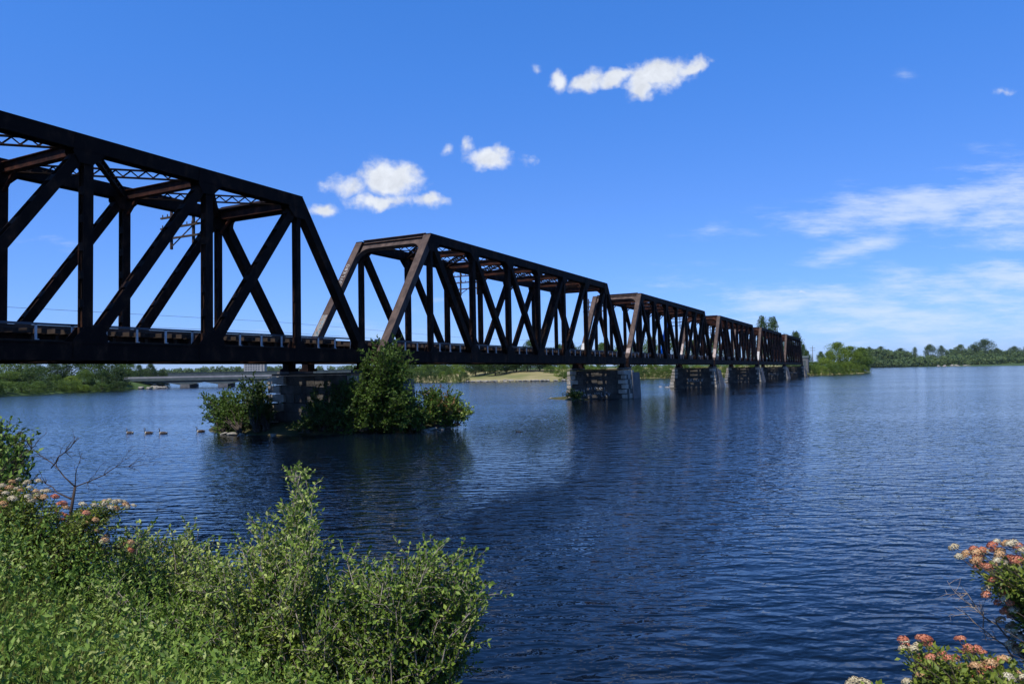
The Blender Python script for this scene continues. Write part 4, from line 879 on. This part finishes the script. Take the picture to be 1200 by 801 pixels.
# ------------------------------------------------------------------ geese
def ring_body(q, prof, n=12):
    """prof: (x, z, ry, rz, mat) rings joined into one skin"""
    base = len(q.v)
    for (x, z, ry, rz_, mi, tx) in prof:
        for k in range(n):
            g = 2*math.pi*k/n; q.v.append((x-math.sin(g)*rz_*tx, math.cos(g)*ry, z+math.sin(g)*rz_*math.sqrt(max(0, 1-tx*tx))))
    for i in range(len(prof)-1):
        for k in range(n):
            a = base+i*n; q.f.append((a+k, a+(k+1) % n, a+n+(k+1) % n, a+n+k)); q.m.append(prof[i][4]); q.sm.append(True)
    q.f.append(tuple(base+k for k in range(n))[::-1]); q.m.append(prof[0][4]); q.sm.append(True)
    a = base+(len(prof)-1)*n; q.f.append(tuple(a+k for k in range(n))); q.m.append(prof[-1][4]); q.sm.append(True)
def goose_proto():
    e = empty('goose', (0, 0, 0)); q = MB()
    ring_body(q, [(-.46, .13, .012, .008, 1, 0), (-.38, .12, .06, .035, 2, 0), (-.28, .10, .12, .09, 0, 0), (-.1, .08, .165, .14, 0, 0), (.1, .08, .16, .14, 0, 0), (.22, .10, .12, .115, 2, .2), (.29, .16, .065, .07, 1, .6), (.31, .24, .04, .045, 1, .85), (.30, .34, .034, .036, 1, .95), (.30, .41, .036, .04, 1, .8), (.33, .455, .042, .042, 1, .35), (.38, .455, .034, .034, 1, .0), (.42, .445, .018, .014, 1, 0), (.46, .44, .008, .006, 1, 0)])
    q.build('body', [M['goose_brown'], M['goose_black'], M['goose_pale']], e)
    q = MB()
    for s in (-1, 1): q.poly([(.325+.022*math.cos(g), s*.0435, .445+.03*math.sin(g)) for g in np.linspace(0, 6.28, 9)[:-1]], [tuple(range(8))])
    q.build('cheek_patch', M['goose_pale'], e)
    for s in (-1, 1):
        q = MB(); q.poly([(.14, s*.155, .12), (.05, s*.172, .17), (-.15, s*.165, .18), (-.34, s*.09, .17), (-.42, s*.03, .15), (-.25, s*.13, .10), (-.05, s*.178, .08)], [tuple(range(7))]); q.prism([Vector(c) for c in q.v], (0, s, 0), .02); q.build('wing', M['goose_brown'], e)
    return e
g0 = goose_proto()
for i, (x, y, rz, lab) in enumerate([(152, 507.5, 2.9, 'brown goose leading on the left of the swimming row'), (174, 507.5, 3.3, 'pale breasted goose in the middle of the swimming row of three'), (191, 507.8, 3.2, 'goose third in the row of three, nearest the island'), (235, 505.6, 3.6, 'goose alone at the left tip of the island')]):
    o = g0 if i == 0 else copy_tree(g0); p = ground_at(x, y, 0); o.location = (p.x, p.y, -.04); o.rotation_euler = (0, 0, rz); o.scale = (.66, .66, .72); tag(o, lab, 'goose', 'geese swimming left of the island')
dk = copy_tree(g0); p = ground_at(608, 505.5, 0); dk.location = (p.x, p.y, -.03); dk.scale = (.5, .5, .3); dk.rotation_euler = (0, 0, 2.9); dk.name = 'duck'; tag(dk, 'small dark duck alone on open water in front of the bridge', 'duck')
for ch in dk.children:
    ch.data = ch.data.copy()
    for i in range(len(ch.data.materials)): ch.data.materials[i] = M['goose_black']

# ------------------------------------------------------------------ foreground shrubs
def bz(x, y): return land_z(x, y)-.04
def gp(x, y): return (x, y, bz(x, y))
shrub('shrub', [gp(-1.9, 5.9), gp(-1.6, 5.7), gp(-2.1, 6.0)],
      [(350, 556, 7, 4), (356, 584, 9, 4), (350, 612, 12, 5), (306, 618, 9, 3), (286, 645, 13, 4), (325, 650, 14, 4), (352, 640, 12, 4), (372, 622, 8, 2), (270, 665, 16, 6), (300, 690, 22, 8), (340, 690, 20, 6), (270, 715, 20, 8), (330, 740, 26, 9), (290, 760, 26, 9), (366, 680, 16, 5), (372, 705, 18, 6), (250, 700, 20, 7), (258, 740, 24, 8), (310, 780, 26, 9), (258, 780, 24, 8)],
      6.3, 'leaf_silver', 'twig', 'grey green shrub with a tall leafy spike, left of the wide shrub', 'shrub', 41, twigs=27, start=.38, leaf=(.028, .050), lw=.55, sp=.0145, tlen=(.10, .34), depth_j=.3, stem_r=.011)
shrub('shrub', [gp(-1.1, 5.5), gp(-.8, 5.3), gp(-1.35, 5.6)],
      [(415, 664, 10, 3), (452, 672, 14, 6), (478, 668, 14, 5), (500, 648, 10, 4), (508, 672, 16, 7), (532, 662, 10, 4), (546, 664, 7, 3), (542, 690, 17, 8), (560, 698, 8, 3), (556, 714, 9, 4), (540, 725, 14, 6), (510, 705, 20, 9), (475, 700, 20, 8), (440, 705, 20, 8), (405, 715, 18, 6), (525, 755, 17, 7), (495, 745, 20, 9), (460, 745, 22, 9), (420, 750, 22, 9), (380, 745, 20, 7), (505, 782, 18, 7), (470, 785, 20, 8), (430, 790, 20, 8), (385, 785, 20, 8), (350, 790, 16, 6), (547, 781, 4, 1), (390, 690, 16, 5), (428, 690, 16, 5), (365, 760, 20, 7), (445, 770, 20, 7), (488, 690, 14, 5)],
      5.9, 'leaf_silver', 'twig', 'wide grey green small leaved shrub hanging over the water at bottom centre', 'shrub', 42, twigs=27, start=.38, leaf=(.028, .050), lw=.55, sp=.0145, tlen=(.10, .34), depth_j=.3, stem_r=.011)
shrub('shrub', [gp(-3.6, 7.2), gp(-3.2, 7.0), gp(-3.9, 7.4)],
      [(170, 632, 10, 4), (196, 640, 14, 5), (225, 640, 14, 6), (248, 655, 12, 5), (215, 665, 20, 8), (180, 660, 18, 6), (240, 690, 20, 8), (200, 700, 22, 9), (165, 690, 16, 6), (140, 660, 14, 4), (225, 725, 20, 6), (150, 700, 18, 7), (185, 730, 20, 8), (262, 672, 12, 5), (160, 640, 12, 5)],
      7.4, 'leaf_silver', 'twig', 'airy pale green shrub between the flowering bush and the spiked shrub', 'shrub', 43, twigs=22, start=.38, leaf=(.028, .048), lw=.55, sp=.016, tlen=(.10, .34), depth_j=.4)
shrub('shrub', [gp(-2.7, 5.9), gp(-3.1, 6.0), gp(-2.4, 5.8)],
      [(130, 700, 18, 7), (165, 725, 20, 9), (205, 735, 20, 9), (240, 750, 20, 9), (190, 765, 20, 9), (235, 785, 20, 8), (275, 775, 18, 7), (150, 750, 16, 6)],
      5.9, 'leaf_weed', 'twig', 'low tangle of yellow green leaves between the grass and the spiked shrub', 'shrub', 48, twigs=20, leaf=(.03, .052), sp=.018, depth_j=.35)
# leafy bush at the left edge
shrub('shrub', [gp(-5.6, 7.2), gp(-6.1, 7.4)], [(12, 505, 10, 8), (-8, 520, 22, 14), (20, 530, 12, 10), (30, 520, 6, 4), (10, 552, 18, 14), (-20, 560, 20, 12), (18, 540, 12, 8), (8, 575, 16, 10), (30, 560, 9, 6), (-10, 590, 18, 8)], 7.6, 'leaf_weed', 'bark', 'dark leafy bush tallest at the left edge of the photo', 'bush', 44, twigs=15, leaf=(.04, .07), lw=.6, sp=.03, stem_r=.014, depth_j=.3)
# flowering ninebarks
def flower_mesh(seed, mat_w, n=150, r=.028, cut=0.0):
    g = np.random.default_rng(seed); d = g.normal(size=(n, 3)); d[:, 2] = np.abs(d[:, 2])*1.0-.25; d /= np.linalg.norm(d, axis=1, keepdims=True)
    rr = r*g.uniform(.75, 1.08, n)[:, None]; c = d*rr*np.array([1, 1, .72]); cen = []; dr = []; no = []
    for k in range(3):
        t = np.cross(d, g.normal(size=(n, 3))); t /= np.linalg.norm(t, axis=1, keepdims=True); cen.append(c-t*.0035); dr.append(t); no.append(d+t*.2)
    cen = np.concatenate(cen); dr = np.concatenate(dr); no = np.concatenate(no)
    o = leaves('flower_head', cen, dr, .0085, .0075, M[mat_w], fold=.2, normals=no); me = o.data; bpy.data.objects.remove(o); return me
FL = {k: [flower_mesh(60+i, k) for i in range(3)] for k in ('petal_white', 'petal_red', 'petal_brown')}
def ninebark(roots, heads, fill, Yc, label, seed, leafmat='leaf_nine', scale=1.0, stem='twig_dark', name='flowering_shrub', lens=(.018, .034)):
    """heads: (x, y, Y, colour); shoots end in domed flower heads, leaves below them"""
    r = random.Random(seed); e = empty(name, roots[0]); root0 = Vector(roots[0]); q = MB(); LC = []; LD = []
    tips = [(at(x, y, Y), c) for x, y, Y, c in heads]
    for bl in fill:
        x, y, rad, n = bl[:4]
        for _ in range(n):
            g = r.uniform(0, 6.28); k = rad*math.sqrt(r.random()); tips.append((at(x+k*math.cos(g), y+k*math.sin(g), Yc+r.gauss(0, .15)), None))
    for tip, c in tips:
        ro = Vector(r.choice(roots)); D = tip-ro; pts = path_pts(ro, tip, Vector((r.gauss(0, .06), r.gauss(0, .06), D.length*.15)), 7, .015, r)
        q.tube([p_-root0 for p_ in pts], [.007*(1-.8*i/7) for i in range(8)], 5)
        ax = (pts[7]-pts[5]).normalized()
        if c:
            me = r.choice(FL[c]); o = link('flower_head', me, e); o.location = tip-root0; zax = (ax+Vector((0, 0, 1.2))).normalized(); o.rotation_euler = zax.to_track_quat('Z', 'Y').to_euler(); s_ = scale*r.uniform(.75, 1.15); o.scale = (s_, s_, s_)
        nl = int(D.length*.75/.010)
        for j in range(nl):
            t = .35+.59*(j+r.random())/nl; i = min(6, int(t*7)); p0 = pts[i].lerp(pts[i+1], t*7-i); a2 = (pts[i+1]-pts[i]).normalized()
            for _ in range(2):
                dd = (a2*.4+Vector((r.gauss(0, 1), r.gauss(0, 1), r.gauss(0, .7))).normalized()).normalized(); off = r.uniform(.0, .05); LC.append(p0+dd*off-root0); LD.append(dd)
    q.build('stems', M[stem], e); n = len(LC); ll = rng.uniform(lens[0], lens[1], n)
    leaves('leaves', np.array(LC), np.array(LD), ll, ll*.62, M[leafmat], e, fold=.18, normals=rand_dirs(n)*.7+np.array([0, 0, 1.0]))
    tag(e, label, 'flowering shrub'); return e
Wt, Rd, Br = 'petal_white', 'petal_red', 'petal_brown'
fr = random.Random(8)
hl = []
for (cx_, cy_, rx, ry, n, cols) in [(30, 575, 32, 14, 30, (Wt, Wt, Br)), (8, 590, 12, 16, 7, (Wt, Br)), (130, 592, 34, 6, 18, (Wt, Wt, Wt, Br)), (100, 606, 14, 14, 12, (Br, Wt, Rd)), (108, 628, 18, 12, 9, (Wt, Br)), (48, 578, 16, 3, 5, (Br, Wt)), (70, 592, 8, 14, 6, (Rd, Rd, Br)), (145, 645, 14, 8, 5, (Rd, Rd, Br)), (5, 610, 10, 20, 6, (Wt, Br)), (155, 640, 8, 6, 2, (Br,)), (72, 605, 6, 5, 3, (Rd,))]:
    for _ in range(n):
        a = fr.uniform(0, 6.28); k = math.sqrt(fr.random()); hl.append((cx_+rx*k*math.cos(a), cy_+ry*k*math.sin(a), 6.4+fr.gauss(0, .15), fr.choice(cols)))
ninebark([gp(-4.3, 6.0), gp(-4.6, 6.2), gp(-4.0, 6.0)], hl, [(20, 600, 25, 14), (60, 620, 25, 14), (100, 640, 28, 16), (30, 650, 30, 16), (80, 670, 28, 14), (140, 612, 14, 6), (130, 665, 20, 10)], 6.3, 'flowering bush with white and reddish flower heads on the left bank', 51, scale=1.1)
fr = random.Random(18); hr = []
for (cx_, cy_, rx, ry, n, cols) in [(1160, 650, 32, 18, 20, (Wt, Br, Rd, Br)), (1185, 650, 22, 16, 14, (Rd, Br, Wt)), (1118, 643, 3, 2, 1, (Wt,)), (1126, 652, 5, 3, 2, (Wt,)), (1150, 645, 6, 3, 2, (Wt,)), (1144, 656, 6, 4, 2, (Rd,)), (1158, 663, 8, 4, 3, (Rd,)), (1175, 690, 24, 14, 14, (Br, Wt, Rd)), (1185, 705, 16, 12, 8, (Br, Rd, Wt)), (1188, 745, 12, 18, 8, (Br, Rd, Wt)), (1195, 720, 18, 30, 9, (Br, Rd, Wt)), (1182, 725, 10, 10, 4, (Br,))]:
    for _ in range(n):
        a = fr.uniform(0, 6.28); k = math.sqrt(fr.random()); hr.append((cx_+rx*k*math.cos(a), cy_+ry*k*math.sin(a), 3.7+fr.gauss(0, .10), fr.choice(cols)))
ninebark([gp(3.9, 3.2), gp(3.7, 3.3), gp(4.1, 3.3)], hr, [(1175, 685, 22, 14), (1190, 735, 20, 18), (1160, 668, 18, 9), (1188, 775, 18, 14)], 3.7, 'flowering branches with cream heads reaching in from the right edge', 52, scale=.85)
hr = []
for (cx_, cy_, rx, ry, n, cols) in [(1062, 755, 12, 9, 5, (Rd, Wt)), (1080, 753, 14, 7, 5, (Rd, Rd, Br)), (1075, 757, 2, 2, 1, (Wt,)), (1096, 772, 20, 10, 12, (Rd, Rd, Br)), (1090, 790, 22, 10, 11, (Rd, Br)), (1125, 748, 4, 3, 2, (Rd,)), (1140, 763, 12, 6, 5, (Rd, Rd)), (1117, 772, 6, 4, 2, (Rd,)), (1145, 785, 22, 9, 14, (Br, Rd)), (1168, 775, 14, 8, 5, (Rd, Br)), (1180, 792, 20, 9, 11, (Br, Wt)), (1005, 799, 14, 3, 4, (Wt, Wt, Br)), (1065, 797, 14, 4, 3, (Br, Wt)), (1165, 792, 6, 4, 2, (Wt,)), (1150, 772, 30, 12, 6, (Wt, Br))]:
    for _ in range(n):
        a = fr.uniform(0, 6.28); k = math.sqrt(fr.random()); hr.append((cx_+rx*k*math.cos(a), cy_+ry*k*math.sin(a), 3.45+fr.gauss(0, .10), fr.choice(cols)))
ninebark([gp(2.2, 2.7), gp(2.5, 2.8), gp(1.9, 2.7)], hr, [(1085, 785, 26, 8), (1140, 790, 26, 10), (1180, 800, 20, 8), (1100, 810, 40, 10)], 3.45, 'low flowering bush with mostly red heads at the bottom right corner', 53, scale=.85)

# dead branches
def dead_branch(name, pts, rads, subs, mat, label, seed):
    r = random.Random(seed); P0 = Vector(pts[0]); e = empty(name, P0); q = MB(); q.tube([Vector(p_)-P0 for p_ in pts], rads, 6)
    def sub(a, b_, r0, lvl):
        pp = path_pts(a, b_, Vector((r.gauss(0, .05), r.gauss(0, .05), .03))*(b_-a).length*2, 6, .03, r); q.tube([p_-P0 for p_ in pp], [r0*(1-.8*i/6) for i in range(7)], 4)
        if lvl:
            ln = (b_-a).length
            for k in range(int(4+ln*9)):
                i = r.randint(1, 5); p0 = pp[i]; d = ((b_-a).normalized()*.8+Vector((r.gauss(0, .7), r.gauss(0, .4), r.gauss(0, .7)))).normalized(); sub(p0, p0+d*ln*r.uniform(.12, .38), r0*.45, lvl-1)
    for a, b_, r0 in subs: sub(Vector(a), Vector(b_), r0, 2)
    q.build('branches', M[mat], e); tag(e, label, 'branch'); return e
b0 = at(78, 625, 6.6); fk = at(88, 570, 6.6)
dead_branch('dead_branch', [b0-Vector((0, 0, .9)), b0, at(83, 600, 6.6), fk], [.024, .018, .014, .011], [(fk, at(22, 520, 6.7), .008), (fk, at(168, 538, 6.4), .0055), (at(60, 548, 6.65), at(95, 512, 6.5), .007), (at(85, 585, 6.6), at(45, 560, 6.8), .009), (fk, at(96, 530, 6.6), .005)], 'twig_dark', 'bare dark forked branch sticking out of the left flowering bush', 3)
b0 = at(1190, 760, 3.8)
dead_branch('dead_branch', [b0+Vector((.5, -.2, -.6)), b0], [.010, .008], [(b0, at(1125, 685, 3.8), .006), (at(1187, 770, 3.8), at(1122, 713, 3.85), .005), (at(1160, 728, 3.8), at(1110, 680, 3.9), .003), (at(1152, 735, 3.8), at(1160, 690, 3.8), .003)], 'twig', 'bare pale dead twigs among the flowers at the right edge', 5)

for i, (x, y, Y, lab) in enumerate([(70, 779, 4.6, 'small white blossom among the weeds, leftmost at the bottom'), (216, 791, 4.9, 'small white blossom among the weeds at the bottom, left of the stones'), (262, 789, 5.0, 'small cream blossom in the middle of the three by the spiked shrub foot'), (283, 783, 5.0, 'small cream blossom at the bottom, rightmost by the spiked shrub foot'), (26, 665, 5.9, 'pale blossom in the weeds below the left flowering bush')]):
    p = at(x, y, Y); e = empty('wild_flower', (p.x, p.y, p.z)); tag(e, lab, 'flower', 'white blossoms in the weeds'); o = link('flower_head', FL['petal_white'][i % 3], e); o.scale = (.9, .9, .7)
    q = MB(); z = bz(p.x, p.y); q.tube([(0, 0, -.01), (.01, .01, (z-p.z)*.5), (0, 0, min(-.05, z-p.z))], .003, 4); q.build('stalk', M['leaf_weed'], e)
# weeds and grass on the bank: uncountable
def weeds():
    g = np.random.default_rng(12); C_ = []; D_ = []; S_ = []; Mi = []; bc = []; bd = []; bs = []
    n = 5200; k = 0
    while k < n:
        Y = g.uniform(3.0, 8.6); X = g.uniform(-.95*Y-.6, .3)
        if X > -.26*Y-.02*(Y-5)**2*5+.2+.5*g.random(): continue
        d = inside_dist(np.array([[X, Y]]), bank_poly)[0]
        if d < .35: continue
        k += 1; vg = float(vnoise(np.array([X]), np.array([Y]), .8, 21)[0]); z = float(bank_h(np.array([d]), np.array([X]), np.array([Y]))[0])
        hh = g.uniform(.25, .55)*(1+.35*(Y > 5.2))*(1+.55*max(-.8, min(.8, vg))); lean = g.normal(size=2)*.12
        m_ = int(g.integers(16, 30)); t = g.uniform(.25, 1, m_)
        for tt in t:
            C_.append((X+lean[0]*tt, Y+lean[1]*tt, z+hh*tt)); dd = g.normal(size=3); dd[2] = abs(dd[2])*.9+.3; D_.append(dd); S_.append(g.uniform(.022, .046))
        for _ in range(3):
            bc.append((X+g.normal()*.06, Y+g.normal()*.06, z-.02)); bd.append((g.normal()*.22, g.normal()*.22, 1)); bs.append(g.uniform(.18, .46))
    C_ = np.array(C_); n_ = len(C_)
    o = leaves('weed_cover', C_, np.array(D_), np.array(S_), np.array(S_)*.45, M['leaf_weed'], None, fold=.2, normals=rand_dirs(n_)*.8+np.array([0, 0, .6])); tag(o, 'dense leafy green weeds covering the near bank at bottom left', 'weeds', kind='stuff')
    bc = np.array(bc); o = leaves('grass_cover', bc, np.array(bd), np.array(bs), .012, M['grass'], None, fold=.1); tag(o, 'thin upright grass blades among the weeds of the near bank', 'grass', kind='stuff')
weeds()
for i, (x, y, Y, s) in enumerate([(296, 799, 5.6, .10), (285, 792, 5.7, .08), (306, 790, 5.8, .07), (400, 830, 5.2, .2)]):
    p = at(x, y, Y); z = bz(p.x, p.y); rock((p.x, p.y, z+.05), s, 'small pale stone low on the near bank under the shrubs', 'stones on the near bank')

# thin summer air over the river: the far shore fades a little
b = MB(); b.box(-3500, 3500, -120, 3900, -3, 60); hz = b.mesh('haze'); hm = bpy.data.materials.new('haze_air'); hm.use_nodes = True; hn = hm.node_tree; hn.nodes.remove(hn.nodes['Principled BSDF'])
pv = hn.nodes.new('ShaderNodeVolumePrincipled'); pv.inputs['Color'].default_value = (.80, .88, 1, 1); pv.inputs['Density'].default_value = .00003; pv.inputs['Anisotropy'].default_value = .3
hn.links.new(pv.outputs[0], hn.nodes['Material Output'].inputs['Volume']); ho = link('haze', hz, None, hm); tag(ho, 'thin pale summer haze over the river', 'haze', kind='stuff')
